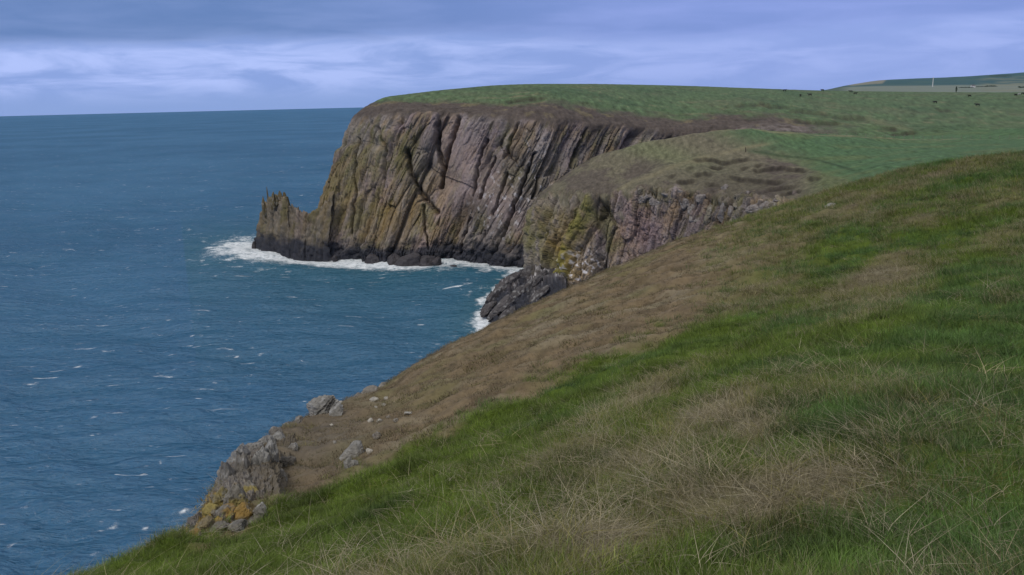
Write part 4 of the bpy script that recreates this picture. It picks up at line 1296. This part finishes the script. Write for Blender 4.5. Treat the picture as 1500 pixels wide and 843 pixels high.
crag_face()
ORG = (0.225, 0.145, 0.045)
YEL = (0.215, 0.175, 0.06)
for i, (qx, qy, w_, h_, rr, tl, bs, lc, la) in enumerate([
        (333, 712, 22, 56, 0.8, -0.3, (0.20, 0.19, 0.175), None, 0), (346, 686, 20, 38, 0.4, -0.4, (0.225, 0.218, 0.205), None, 0), (357, 706, 22, 58, 0.8, -0.25, (0.18, 0.165, 0.145), None, 0),
        (379, 694, 22, 62, 0.9, -0.1, (0.235, 0.228, 0.215), None, 0), (398, 682, 18, 56, 0.8, 0.10, (0.25, 0.243, 0.23), None, 0), (366, 732, 26, 40, 0.3, -0.25, (0.19, 0.175, 0.15), YEL, 0.2),
        (392, 728, 18, 40, 0.3, 0.15, (0.215, 0.205, 0.19), None, 0), (344, 740, 26, 38, 0.3, -0.35, (0.195, 0.18, 0.155), YEL, 0.3), (322, 738, 20, 34, 0.4, -0.5, (0.21, 0.18, 0.10), YEL, 0.55),
        (312, 757, 24, 26, 0.4, -0.55, (0.19, 0.16, 0.105), YEL, 0.5), (330, 762, 26, 26, 0.3, -0.45, (0.19, 0.175, 0.15), ORG, 0.3), (358, 757, 24, 24, 0.3, -0.3, (0.20, 0.15, 0.07), ORG, 0.5),
        (380, 754, 20, 22, 0.25, -0.1, (0.20, 0.19, 0.17), None, 0), (296, 776, 26, 16, 0.4, -0.6, (0.19, 0.155, 0.09), ORG, 0.5), (320, 778, 24, 14, 0.3, -0.5, (0.19, 0.175, 0.15), YEL, 0.3),
        (346, 774, 22, 12, 0.25, -0.3, (0.17, 0.16, 0.145), None, 0), (278, 788, 18, 10, 0.35, -0.6, (0.19, 0.16, 0.10), ORG, 0.45), (368, 664, 20, 26, 0.35, -0.4, (0.215, 0.205, 0.19), None, 0),
        (386, 652, 16, 18, 0.35, -0.5, (0.235, 0.228, 0.215), None, 0), (406, 644, 16, 16, 0.35, -0.5, (0.245, 0.238, 0.225), None, 0), (408, 706, 16, 30, 0.2, 0.15, (0.19, 0.175, 0.155), None, 0),
        (418, 680, 12, 18, 0.2, 0.1, (0.185, 0.17, 0.15), None, 0), (352, 668, 14, 24, 0.4, -0.45, (0.24, 0.232, 0.22), None, 0), (428, 658, 12, 10, 0.2, -0.2, (0.2, 0.185, 0.165), None, 0)]):
    hl = on_hill(qx, qy)
    rr = math.hypot(hl.x, hl.y) - rr * 0.5
    c0 = P(qx, qy, rr)
    bs = tuple(0.82 * v for v in bs)
    s = rr / F
    o = rock_obj('rock_slab', 800 + i, (w_ * s * 0.66, 0.85 * max(w_, 20) * s, h_ * s * 0.66), (c0[0], c0[1] + 0.1, c0[2]), (0.15 * math.sin(i * 2.1), tl * 0.7, 0.5 * math.sin(i * 1.7)),
                 base=bs, sub=4, planes=13, lichen=lc, lich_amt=la, sc_=0.6, rough=0.15, beds=0.10, beddir=(0.9, 0.35, 0.2))
    o.location = Vector(o.location) - crag.location
    o.parent = crag


# ------------------------------------------------------------------ grass
def blade_mesh(name, n, spread, hgt, wid, lean, bend, seed, mat, segs=3, flatten=0.0):
    """one tuft: n curved, tapering blades"""
    rg = np.random.default_rng(seed)
    V, Fq, B = [], [], []
    for i in range(n):
        a = rg.uniform(0, 6.283)
        rr = spread * math.sqrt(rg.uniform())
        bx, by = rr * math.cos(a), rr * math.sin(a)
        h = hgt * rg.uniform(0.45, 1.15)
        da = a + rg.normal(0, 0.9)
        dx, dy = math.cos(da) * bend + lean, math.sin(da) * bend
        dx *= rg.uniform(0.4, 1.5)
        dy *= rg.uniform(0.4, 1.5)
        wa = rg.uniform(0, 3.14)
        wx, wy = math.cos(wa) * wid * 0.5, math.sin(wa) * wid * 0.5
        bl = rg.uniform()
        k0 = len(V)
        curl = rg.uniform(1.3, 2.4)
        for s in range(segs + 1):
            t = s / segs
            o = t ** curl
            cx, cy = bx + dx * h * o, by + dy * h * o
            cz = h * (t - 0.42 * min(math.hypot(dx, dy), 1.6) * o) - 0.02
            ww = (1 - 0.92 * t ** 1.5)
            V.append((cx - wx * ww, cy - wy * ww, cz))
            V.append((cx + wx * ww, cy + wy * ww, cz))
            B += [bl, bl]
            if s:
                q = k0 + 2 * s
                Fq.append((q - 2, q - 1, q + 1, q))
    me = bpy.data.meshes.new(name)
    me.from_pydata(V, [], Fq)
    at = me.attributes.new('shade', 'FLOAT', 'POINT')
    at.data.foreach_set('value', np.array(B, np.float32))
    me.materials.append(mat)
    return bpy.data.objects.new(name, me)


def blade_material(name, spread=0.5):
    m, t = new_mat(name)
    tint = t.n('ShaderNodeAttribute', {'attribute_name': 'tint', 'attribute_type': 'INSTANCER'}).outputs['Color']
    dry = t.n('ShaderNodeAttribute', {'attribute_name': 'dry', 'attribute_type': 'INSTANCER'}).outputs['Fac']
    sh = t.n('ShaderNodeAttribute', {'attribute_name': 'shade'}).outputs['Fac']
    f = t.math('ADD', t.math('MULTIPLY', sh, spread * 2), 1.0 - spread)
    g = t.n('ShaderNodeCombineXYZ', X=f, Y=f, Z=f).outputs[0]
    c = t.mix(1.0, tint, g, 'MULTIPLY')
    straw = t.math('GREATER_THAN', t.math('ADD', sh, t.math('MULTIPLY', dry, 0.5)), 1.02)
    c = t.mix(t.math('MULTIPLY', straw, 0.85), c, rgb(0.25, 0.215, 0.14))
    d1 = t.n('ShaderNodeBsdfDiffuse', Color=c)
    tr = t.n('ShaderNodeBsdfTranslucent', Color=c)
    gl = t.n('ShaderNodeBsdfGlossy', Color=rgb(1, 1, 1), Roughness=0.5)
    m1 = t.n('ShaderNodeMixShader', _0=0.22, _1=d1.outputs[0], _2=tr.outputs[0])
    m2 = t.n('ShaderNodeMixShader', _0=0.02, _1=m1.outputs[0], _2=gl.outputs[0])
    o = t.n('ShaderNodeOutputMaterial')
    t.link(m2.outputs[0], o.inputs[0])
    return m


M_BLADE = blade_material('grass_blades')


def scatter_object(name, protos, pts, rot, scl, var, tint, dry):
    """a point cloud carrying one tuft per point (ground cover nobody could count)"""
    pc = bpy.data.collections.new(name + '_tufts')
    for p in protos:
        pc.objects.link(p)
    me = bpy.data.meshes.new(name)
    me.vertices.add(len(pts))
    me.vertices.foreach_set('co', np.ascontiguousarray(pts, np.float32).ravel())
    for nm, ty, key, v in (('rot', 'FLOAT_VECTOR', 'vector', rot), ('scl', 'FLOAT_VECTOR', 'vector', scl), ('variant', 'INT', 'value', var), ('dry', 'FLOAT', 'value', dry)):
        at = me.attributes.new(nm, ty, 'POINT')
        at.data.foreach_set(key, np.ascontiguousarray(v, np.int32 if ty == 'INT' else np.float32).ravel())
    at = me.attributes.new('tint', 'FLOAT_COLOR', 'POINT')
    c = np.ones((len(pts), 4), np.float32)
    c[:, :3] = tint
    at.data.foreach_set('color', c.ravel())
    me.update()
    o = bpy.data.objects.new(name, me)
    col.objects.link(o)
    ng = bpy.data.node_groups.new(name, 'GeometryNodeTree')
    ng.interface.new_socket('Geometry', in_out='INPUT', socket_type='NodeSocketGeometry')
    ng.interface.new_socket('Geometry', in_out='OUTPUT', socket_type='NodeSocketGeometry')
    gi, go = ng.nodes.new('NodeGroupInput'), ng.nodes.new('NodeGroupOutput')
    ci = ng.nodes.new('GeometryNodeCollectionInfo')
    ci.inputs['Collection'].default_value = pc
    ci.inputs['Separate Children'].default_value = True
    ci.inputs['Reset Children'].default_value = True
    iop = ng.nodes.new('GeometryNodeInstanceOnPoints')
    iop.inputs['Pick Instance'].default_value = True

    def attr(nm, ty):
        a = ng.nodes.new('GeometryNodeInputNamedAttribute')
        a.data_type = ty
        a.inputs['Name'].default_value = nm
        return a.outputs['Attribute']
    L = ng.links.new
    L(gi.outputs[0], iop.inputs['Points'])
    L(ci.outputs[0], iop.inputs['Instance'])
    L(attr('variant', 'INT'), iop.inputs['Instance Index'])
    e2r = ng.nodes.new('FunctionNodeEulerToRotation')
    L(attr('rot', 'FLOAT_VECTOR'), e2r.inputs[0])
    L(e2r.outputs[0], iop.inputs['Rotation'])
    L(attr('scl', 'FLOAT_VECTOR'), iop.inputs['Scale'])
    L(iop.outputs[0], go.inputs[0])
    md = o.modifiers.new('tufts', 'NODES')
    md.node_group = ng
    return o


def sample_hill(dens):
    """random points on the hillside, dens per square metre given per grid vertex"""
    a, b, c, d = HG[:-1, :-1], HG[1:, :-1], HG[1:, 1:], HG[:-1, 1:]
    area = 0.5 * np.linalg.norm(np.cross(c - a, d - b), axis=-1)
    w = (area * dens[:-1, :-1]).ravel()
    n = RNG.poisson(w)
    idx = np.repeat(np.arange(len(w)), n)
    i, j = np.unravel_index(idx, area.shape)
    u, v = RNG.uniform(size=len(idx))[:, None], RNG.uniform(size=len(idx))[:, None]
    p = (1 - u) * (1 - v) * HG[i, j] + u * (1 - v) * HG[i + 1, j] + u * v * HG[i + 1, j + 1] + (1 - u) * v * HG[i, j + 1]
    return p, i, j


def grass():
    r = np.hypot(HG[..., 0], HG[..., 1])
    vis = (HPX > -120) & (HPX < 1640) & (HPY < 980) & (HG[..., 1] > 0.3) & (HVF > 1.2) & (HVF < 5.12)
    vis = vis.astype(float)
    up = HBR
    g = HGREEN
    ngreen = 4
    green = [blade_mesh('green_tuft', 46, 0.10, 0.12, 0.0042, 0.45, 0.8, 900 + k, M_BLADE) for k in range(ngreen)]
    mats_ = [blade_mesh('matted_tuft', 44, 0.24, 0.20, 0.0046, 0.5, 2.2, 916 + k, M_BLADE, segs=4) for k in range(3)]
    dead = [blade_mesh('dead_tuft', 40, 0.15, 0.22, 0.0040, 0.9, 1.25, 910 + k, M_BLADE, segs=4) for k in range(2)] + mats_
    brack = [blade_mesh('heath_tuft', 30, 0.22, 0.09, 0.012, 0.1, 0.9, 920 + k, M_BLADE, segs=2) for k in range(3)]
    dn = np.where(r < 5, 260.0, np.where(r < 9, 150.0, np.where(r < 16, 80.0, np.where(r < 30, 36.0, 14.0))))
    size = lambda rr: 1.0 + np.clip((rr - 5) / 18.0, 0, 2.6)

    def orient(n, i, j, down=0.0):
        rot = np.zeros((n, 3))
        bend = 0.25 + 0.9 * fbm(HG[i, j, 0] / 2.2, HG[i, j, 1] / 2.2, seed=931, octv=2) * 1.6
        rot[:, 2] = bend + RNG.normal(0, 0.8, n)
        rot[:, 0] = RNG.normal(0, 0.12, n)
        rot[:, 1] = RNG.normal(0, 0.12, n)
        return rot
    # short green sward
    p, i, j = sample_hill(dn * vis * (1 - up) * (0.4 + 0.6 * sstep(g, 0.05, 0.5)) * 0.9)
    n = len(p)
    gg = g[i, j]
    rr = r[i, j]
    t = np.zeros((n, 3)) + GREEN_G
    t = mixc(t, GREEN_B, sstep(fbm(p[:, 0] / 4, p[:, 1] / 4, seed=941, octv=3) + (HPX[i, j] - 900) / 1400, 0.0, 0.4))
    t = mixc(t, GREEN_Y, sstep(RNG.normal(0, 0.2, n) + 0.75 - gg, 0.1, 0.6) * 0.8)
    t = mixc(t, DEAD * 0.62, 1 - sstep(gg + RNG.normal(0, 0.08, n), 0.05, 0.3))
    t *= (0.95 + 0.75 * fbm(p[:, 0] / 1.1, p[:, 1] / 0.9, seed=945, octv=3))[:, None].clip(0.5, 1.5)
    t *= RNG.uniform(0.75, 1.3, n)[:, None]
    s = size(rr) * RNG.uniform(0.7, 1.35, n)
    o = scatter_object('green_grass', green, p, orient(n, i, j), np.stack([s, s, s * (0.8 + 0.2 / size(rr))], -1), RNG.integers(0, ngreen, n), t, np.clip(0.75 - 0.8 * gg, 0.0, 0.6))
    tag(o, 'short green turf covering the near slope', 'grass', kind='stuff')
    print('green', n)
    # long dead grass laid over by the wind
    clump = sstep(fbm(HG[..., 0] / 0.8, HG[..., 1] / 0.8, seed=951, octv=3), -0.12, 0.35)
    p, i, j = sample_hill(dn * 0.25 * vis * (1 - up) * (0.13 + sstep(1 - g, 0.2, 0.8)) * (0.65 + clump) * np.where(r < 7, 1.5, 1.0) * (1 + 0.8 * sstep(0.35 - g, 0.0, 0.3)))
    n = len(p)
    rr = r[i, j]
    t = np.zeros((n, 3)) + DEAD
    t = mixc(t, DEADG, RNG.uniform(0, 1, n))
    t = mixc(t, GREEN_Y * 1.1, (RNG.uniform(0, 1, n) < 0.22).astype(float))
    t *= RNG.uniform(0.6, 1.25, n)[:, None]
    s = RNG.uniform(0.6, 1.4, n) * (1 + np.clip((rr - 8) / 40.0, 0, 0.6)) * np.clip(0.5 + (rr - 2.5) / 6.0, 0.55, 1.0)
    sz = s * RNG.uniform(0.3, 0.75, n)
    o = scatter_object('dead_grass', dead, p, orient(n, i, j), np.stack([s, s, sz], -1), RNG.integers(0, 5, n), t, np.full(n, 0.5))
    tag(o, 'long bleached dead grass lying in tangled swathes over the near slope', 'grass', kind='stuff')
    print('dead', n)
    # single bleached stalks
    stalk = [blade_mesh('dead_stalk', 8, 0.16, 0.24, 0.0050, 1.1, 1.2, 925 + k, M_BLADE, segs=5) for k in range(4)]
    p, i, j = sample_hill(vis * (1 - up) * np.where(r < 5.0, 0.0, np.where(r < 7, 5.0, np.where(r < 14, 4.0, 0.8))) * (0.35 + sstep(1 - g, 0.3, 0.8)) * (0.2 + 1.6 * clump))
    n = len(p)
    t = np.zeros((n, 3)) + np.array([0.40, 0.36, 0.26])
    t *= RNG.uniform(0.65, 1.1, n)[:, None]
    s = RNG.uniform(0.45, 1.15, n)
    rt = orient(n, i, j)
    rt[:, 2] += RNG.normal(0, 0.7, n)
    o = scatter_object('dead_stalks', stalk, p, rt, np.stack([s, s, s * RNG.uniform(0.5, 1.0, n)], -1), RNG.integers(0, 4, n), t, np.full(n, 0.0))
    tag(o, 'scattered single bleached stalks standing out of the turf', 'grass', kind='stuff')
    # low brown heath farther down the slope
    m = fbm(HG[..., 0] / 1.2, HG[..., 1] / 1.0, seed=961, octv=4, gain=0.6)
    p, i, j = sample_hill(vis * np.maximum(up, 0.0) * np.where(r < 20, 36, 22.0) * (0.45 + sstep(m, -0.2, 0.4)))
    n = len(p)
    t = np.zeros((n, 3)) + BRACK
    t = mixc(t, np.array([0.175, 0.140, 0.088]), RNG.uniform(0, 1, n) * 0.7)
    t = mixc(t, np.array([0.09, 0.095, 0.035]), (RNG.uniform(0, 1, n) < 0.15).astype(float))
    t = mixc(t, BRACK * 0.6, (RNG.uniform(0, 1, n) < 0.12).astype(float))
    big = sstep(fbm(p[:, 0] / 2.5, p[:, 1] / 2.0, seed=963, octv=3), 0.1, 0.4)
    t = mixc(t, np.array([0.16, 0.15, 0.055]), big * (RNG.uniform(0, 1, n) < 0.4))
    t *= RNG.uniform(0.7, 1.25, n)[:, None]
    s = RNG.uniform(0.4, 1.1, n) * (1 + 0.7 * big)
    o = scatter_object('brown_heath', brack, p, orient(n, i, j), np.stack([s, s, s * RNG.uniform(0.6, 1.3, n)], -1), RNG.integers(0, 3, n), t, np.full(n, 0.2))
    tag(o, 'low brown heath and withered growth on the slope above the sea', 'heath', kind='stuff')
    print('heath', n)


grass()

# ------------------------------------------------------------------ cattle
M_COWB = plain_material('black_hide', (0.012, 0.012, 0.014), (0.022, 0.02, 0.02), 3.0, 0.7)
M_COWW = plain_material('white_and_black_hide', (0.55, 0.54, 0.52), (0.05, 0.05, 0.05), 1.6, 0.7)


def build_cow():
    V = [(0, 0, 1.05), (0.55, 0, 1.08), (0.95, 0, 1.12), (1.22, 0, 1.28), (1.5, 0, 1.34), (1.78, 0, 1.16), (-0.5, 0, 1.06), (-0.78, 0, 1.1),
         (0.72, 0.2, 0.75), (0.74, 0.21, 0.38), (0.72, 0.21, 0.03), (0.72, -0.2, 0.75), (0.70, -0.21, 0.38), (0.74, -0.21, 0.03),
         (-0.66, 0.2, 0.8), (-0.72, 0.21, 0.42), (-0.64, 0.21, 0.03), (-0.66, -0.2, 0.8), (-0.78, -0.21, 0.42), (-0.70, -0.21, 0.03),
         (-0.92, 0, 1.0), (-0.96, 0, 0.55), (1.45, 0.22, 1.42), (1.45, -0.22, 1.42)]
    Eg = [(0, 1), (1, 2), (2, 3), (3, 4), (4, 5), (0, 6), (6, 7), (1, 8), (8, 9), (9, 10), (1, 11), (11, 12), (12, 13), (6, 14), (14, 15), (15, 16), (6, 17), (17, 18), (18, 19), (7, 20), (20, 21), (4, 22), (4, 23)]
    rad = [.40, .39, .30, .21, .17, .11, .39, .28, .17, .09, .08, .17, .09, .08, .18, .10, .08, .18, .10, .08, .05, .045, .06, .06]
    bm = bmesh.new()
    lay = bm.verts.layers.skin.verify()
    vs = [bm.verts.new(v) for v in V]
    for k, v in enumerate(vs):
        v[lay].radius = (rad[k], rad[k])
        v[lay].use_root = (k == 0)
    for a, b in Eg:
        bm.edges.new((vs[a], vs[b]))
    me = bpy.data.meshes.new('cow_skeleton')
    bm.to_mesh(me)
    bm.free()
    o = bpy.data.objects.new('cow_skeleton', me)
    col.objects.link(o)
    o.modifiers.new('skin', 'SKIN')
    ss = o.modifiers.new('sub', 'SUBSURF')
    ss.levels = ss.render_levels = 1
    dg = bpy.context.evaluated_depsgraph_get()
    m2 = bpy.data.meshes.new_from_object(o.evaluated_get(dg))
    bpy.data.objects.remove(o)
    for p in m2.polygons:
        p.use_smooth = True
    return m2


cow_me = build_cow()
cow_me.name = 'cow'
cow_me.materials.clear()
cow_me.materials.append(M_COWB)
cow_w = cow_me.copy()
cow_w.materials.clear()
cow_w.materials.append(M_COWW)
COWS = [(1149, 134.6, 0.2, 'black cow on the skyline, leftmost of the herd', 0), (1172.5, 142, 1.5, 'black cow seen end on, below the skyline beside another', 0), (1186.5, 141, 3.1, 'black cow side on, right of the one seen end on', 0),
        (1205, 134.2, 3.3, 'black cow on the skyline where the distant hill begins', 0), (1246.5, 136, 2.7, 'small black cow partly behind a bigger one at its right, left of the lone tree', 0), (1252.5, 139, 0.1, 'black cow standing in front of a smaller one, left of the lone tree', 0),
        (1370, 152, 3.2, 'black cow side on, alone in the pasture below the white mast', 0), (1420.5, 142.5, 1.9, 'black cow turned three quarters, right of the lone tree', 0), (1432, 156, 2.4, 'black cow nearest to the viewer at the right', 0),
        (1488, 141, 1.7, 'black cow standing beside the white patched one at the right edge', 0), (1492.5, 140, 0.4, 'white patched cow between two black ones at the right edge', 1), (1498, 139, 0.15, 'black cow furthest right, partly cut by the edge', 0)]
for i, (qx, qy, rz, lb, wh) in enumerate(COWS):
    loc = None
    for dy in range(0, 10):
        loc, nor = hit(bv_far, qx, qy + dy * 0.5)
        if loc is not None:
            break
    if loc is None:
        continue
    o = bpy.data.objects.new('cow', cow_w if wh else cow_me)
    col.objects.link(o)
    o.location = loc
    r = math.hypot(loc.x, loc.y)
    o.rotation_euler = (0, 0, rz)
    tag(o, lb, 'cow', 'cattle grazing on the headland pasture')
    print('cow', i, round(r))

# ------------------------------------------------------------------ lone tree, mast, house, hedges, fence
M_BARK = plain_material('dark_bark', (0.05, 0.04, 0.03), (0.08, 0.065, 0.05), 4.0)
M_LEAF = plain_material('dark_evergreen_leaves', (0.018, 0.035, 0.02), (0.035, 0.06, 0.03), 2.0)
M_HEDGE = plain_material('hedge_leaves', (0.06, 0.085, 0.065), (0.085, 0.11, 0.08), 0.3)
M_WHITE = plain_material('white_render', (0.50, 0.50, 0.50), (0.6, 0.6, 0.6), 1.0)
M_SLATE = plain_material('slate_roof', (0.07, 0.07, 0.08), (0.11, 0.11, 0.12), 1.0)
M_WOOD = plain_material('grey_fence_wood', (0.12, 0.10, 0.085), (0.2, 0.18, 0.15), 5.0)
M_WIRE = plain_material('galvanised_wire', (0.3, 0.3, 0.3), (0.4, 0.4, 0.4), 5.0, 0.5)
M_GLASS = plain_material('dark_window_glass', (0.02, 0.022, 0.025), (0.03, 0.03, 0.035), 5.0, 0.15, 0.5)


def lathe(prof, n=12, loc=(0, 0, 0)):
    V, Fq = [], []
    for (rr, z) in prof:
        for k in range(n):
            a = 2 * math.pi * k / n
            V.append((loc[0] + rr * math.cos(a), loc[1] + rr * math.sin(a), loc[2] + z))
    for i in range(len(prof) - 1):
        for k in range(n):
            Fq.append((i * n + k, i * n + (k + 1) % n, (i + 1) * n + (k + 1) % n, (i + 1) * n + k))
    return V, Fq


def simple(name, V, Fq, mat, parent=None):
    me = bpy.data.meshes.new(name)
    me.from_pydata([tuple(v) for v in V], [], [tuple(f) for f in Fq])
    me.materials.append(mat)
    o = bpy.data.objects.new(name, me)
    col.objects.link(o)
    if parent:
        o.parent = parent
    return o


def leaf_cloud(name, centre_fn, n, leaf, seed, mat, parent=None):
    rg = np.random.default_rng(seed)
    V, Fq = [], []
    for i in range(n):
        c = centre_fn(rg)
        a = rg.normal(size=3)
        a /= np.linalg.norm(a)
        b = np.cross(a, rg.normal(size=3))
        b /= np.linalg.norm(b) + 1e-9
        s = leaf * rg.uniform(0.6, 1.4)
        k = len(V)
        V += [tuple(c + a * s), tuple(c + b * s * 0.6), tuple(c - a * s), tuple(c - b * s * 0.6)]
        Fq.append((k, k + 1, k + 2, k + 3))
    return simple(name, V, Fq, mat, parent)


# tree
loc = None
for dy in range(0, 12):
    loc, nor = hit(bv_far, 1400.5, 136 + dy * 0.5)
    if loc is not None:
        break
tree = bpy.data.objects.new('wind_shaped_tree', None)
col.objects.link(tree)
tree.location = loc
tag(tree, 'small dark narrow tree standing alone on the skyline of the pasture', 'tree')
V, Fq = lathe([(0.16, -0.2), (0.13, 0.8), (0.09, 2.0), (0.03, 3.4)], 8)
simple('trunk', V, Fq, M_BARK, tree)


def crown_pt(rg):
    t = rg.uniform(0, 1)
    rr = 0.75 * math.sin(math.pi * (0.12 + 0.85 * t)) * math.sqrt(rg.uniform())
    a = rg.uniform(0, 6.283)
    return np.array([rr * math.cos(a), rr * math.sin(a), 0.7 + 3.6 * t])


leaf_cloud('crown', crown_pt, 420, 0.17, 31, M_LEAF, tree)

# mast
loc, nor = hit(bv_hills, 1366, 127.5)
mast = bpy.data.objects.new('mast', None)
col.objects.link(mast)
mast.location = loc
tag(mast, 'tall slender white mast standing in front of the distant hill', 'mast')
hm = math.hypot(loc.x, loc.y) / F * 11.5
V, Fq = lathe([(1.9, -1.0), (1.9, 0.6), (1.25, 0.6)], 14)
simple('base', V, Fq, M_WHITE, mast)
V, Fq = lathe([(1.25, 0.6), (1.1, hm * 0.5), (0.9, hm)], 14)
simple('tower', V, Fq, M_WHITE, mast)
V, Fq = lathe([(0.9, hm), (1.2, hm + 0.1), (1.2, hm + 0.9), (0.2, hm + 1.4), (0.0, hm + 1.4)], 14)
simple('cap', V, Fq, M_WHITE, mast)

# farmhouse far off
loc, nor = hit(bv_hills, 1425, 128.6)
house = bpy.data.objects.new('farmhouse', None)
col.objects.link(house)
house.location = loc
tag(house, 'tiny white farmhouse between dark hedges below the distant hill', 'house')
hw, hd, hh, hr = 5.0, 3.5, 5.0, 7.6
V = [(-hw, -hd, -1), (hw, -hd, -1), (hw, hd, -1), (-hw, hd, -1), (-hw, -hd, hh), (hw, -hd, hh), (hw, hd, hh), (-hw, hd, hh), (-hw, 0, hr), (hw, 0, hr)]
simple('wall', V, [(0, 1, 5, 4), (1, 2, 6, 9, 5), (2, 3, 7, 6), (3, 0, 4, 8, 7)], M_WHITE, house)
V = [(-hw - .3, -hd - .4, hh - .3), (hw + .3, -hd - .4, hh - .3), (hw + .3, 0, hr + .15), (-hw - .3, 0, hr + .15), (-hw - .3, hd + .4, hh - .3), (hw + .3, hd + .4, hh - .3)]
simple('roof', V, [(0, 1, 2, 3), (3, 2, 5, 4)], M_SLATE, house)
for wx in (-3.2, 3.2):
    V = [(wx - .6, -hd - .03, 1.2), (wx + .6, -hd - .03, 1.2), (wx + .6, -hd - .03, 3.0), (wx - .6, -hd - .03, 3.0)]
    simple('window', V, [(0, 1, 2, 3)], M_GLASS, house)
V = [(-.6, -hd - .03, -.5), (.6, -hd - .03, -.5), (.6, -hd - .03, 2.1), (-.6, -hd - .03, 2.1)]
simple('door', V, [(0, 1, 2, 3)], M_SLATE, house)


# hedges and shelter woods below the hill
def hedge(name, x0, x1, y, w_, h_, n, label, seed, bvh=bv_hills):
    pts = []
    for k in range(9):
        l, _ = hit(bvh, x0 + (x1 - x0) * k / 8, y)
        if l is not None:
            pts.append(np.array(l))
    pts = np.array(pts)

    def f(rg):
        t = rg.uniform(0, len(pts) - 1.001)
        i = int(t)
        c = pts[i] * (1 - t + i) + pts[i + 1] * (t - i)
        hh_ = h_ * (0.6 + 0.4 * math.sin(t * 5.3 + seed) * math.sin(t * 2.1))
        return c + np.array([rg.normal(0, w_), rg.normal(0, w_), rg.uniform(-0.3, 1) * hh_])
    o = leaf_cloud(name, f, n, 1.3, seed, M_LEAF)
    o.data.materials[0] = M_HEDGE
    tag(o, label, 'hedge')
    return o


hedge('hedge', 1406, 1423, 129.0, 2.5, 2.0, 500, 'thin dark hedge left of the farmhouse', 41)
hedge('hedge', 1428, 1445, 127.6, 2.5, 2.0, 350, 'thin dark hedge right of the farmhouse', 42)
hedge('hedge', 1445, 1459, 127.2, 2.5, 4.0, 500, 'thicker dark hedge at the right end of the hedge row', 43)
hedge('hedge', 1492, 1540, 129.0, 2.0, 6.0, 900, 'dark hedge cut by the right edge of the picture', 44)
o = hedge('shelter_wood', 1452, 1476, 112.4, 16.0, 9.0, 1400, 'dark plantation strip near the crest of the distant hill', 45)
o['category'] = 'wood'
o['kind'] = 'stuff'

# fence along the far side of the near pasture
fence = bpy.data.objects.new('wire_fence', None)
col.objects.link(fence)
tag(fence, 'post and wire fence along the pale grass line at the back of the nearer pasture', 'fence')
fp = []
for k in range(34):
    qx = 1100 + k * 14.0
    l = None
    yb = float(np.interp(qx, [1095, 1145, 1200, 1262, 1345, 1500, 1750], [188.5, 193, 197, 200, 203.5, 203, 203]))
    for dy in range(0, 20):
        l, _ = hit(bv_mid, qx, yb + 0.6 + dy * 0.4)
        if l is not None:
            break
    if l is not None:
        fp.append(np.array(l))
post_me = None
for k, p in enumerate(fp):
    if post_me is None:
        V, Fq = lathe([(0.07, -0.3), (0.065, 1.15), (0.0, 1.2)], 6)
        o = simple('post', V, Fq, M_WOOD, fence)
        post_me = o.data
    else:
        o = bpy.data.objects.new('post', post_me)
        col.objects.link(o)
        o.parent = fence
    o.location = p


def tube(a, b, r):
    a, b = np.array(a), np.array(b)
    d = b - a
    d = d / np.linalg.norm(d)
    u = np.cross(d, [0, 0, 1.0])
    u /= np.linalg.norm(u)
    w_ = np.cross(d, u)
    V = []
    for e in (a, b):
        for k in range(4):
            t = math.pi / 2 * k
            V.append(e + r * (u * math.cos(t) + w_ * math.sin(t)))
    return V, [(0, 1, 5, 4), (1, 2, 6, 5), (2, 3, 7, 6), (3, 0, 4, 7)]


for hz in (0.35, 0.7, 1.05):
    V, Fq = [], []
    for a, b in zip(fp[:-1], fp[1:]):
        v, f = tube(a + np.array([0, -0.07, hz]), b + np.array([0, -0.07, hz]), 0.006)
        Fq += [tuple(q + len(V) for q in ff) for ff in f]
        V += v
    simple('wire', V, Fq, M_WIRE, fence)

# ------------------------------------------------------------------ sea air
def haze_box():
    mh = bpy.data.materials.new('sea_air')
    mh.use_nodes = True
    t = NT(mh.node_tree)
    v = t.n('ShaderNodeVolumePrincipled', Color=rgb(0.45, 0.68, 1.0), Density=8e-6, Anisotropy=0.0)
    o = t.n('ShaderNodeOutputMaterial')
    t.link(v.outputs[0], o.inputs['Volume'])
    x0, y0, z0, x1, y1, z1 = -15500, -400, -9, 15500, 15500, 420
    V = [(x, y, z) for z in (z0, z1) for (x, y) in ((x0, y0), (x1, y0), (x1, y1), (x0, y1))]
    hz = simple('haze', V, [(3, 2, 1, 0), (4, 5, 6, 7), (0, 1, 5, 4), (1, 2, 6, 5), (2, 3, 7, 6), (3, 0, 4, 7)], mh)
    hz['kind'] = 'stuff'
    hz['label'] = 'thin blue sea air between the viewer and the distant hills'


haze_box()

# the old post on the brow
l, _ = hit(bv_mid, 1092, 223)
V, Fq = lathe([(0.16, -0.3), (0.14, 1.35), (0.1, 1.45), (0.0, 1.47)], 8)
o = simple('post', V, Fq, M_WOOD)
o.location = l
o.data.materials[0] = M_BARK
tag(o, 'single dark post standing on the brow of the nearer headland', 'post')
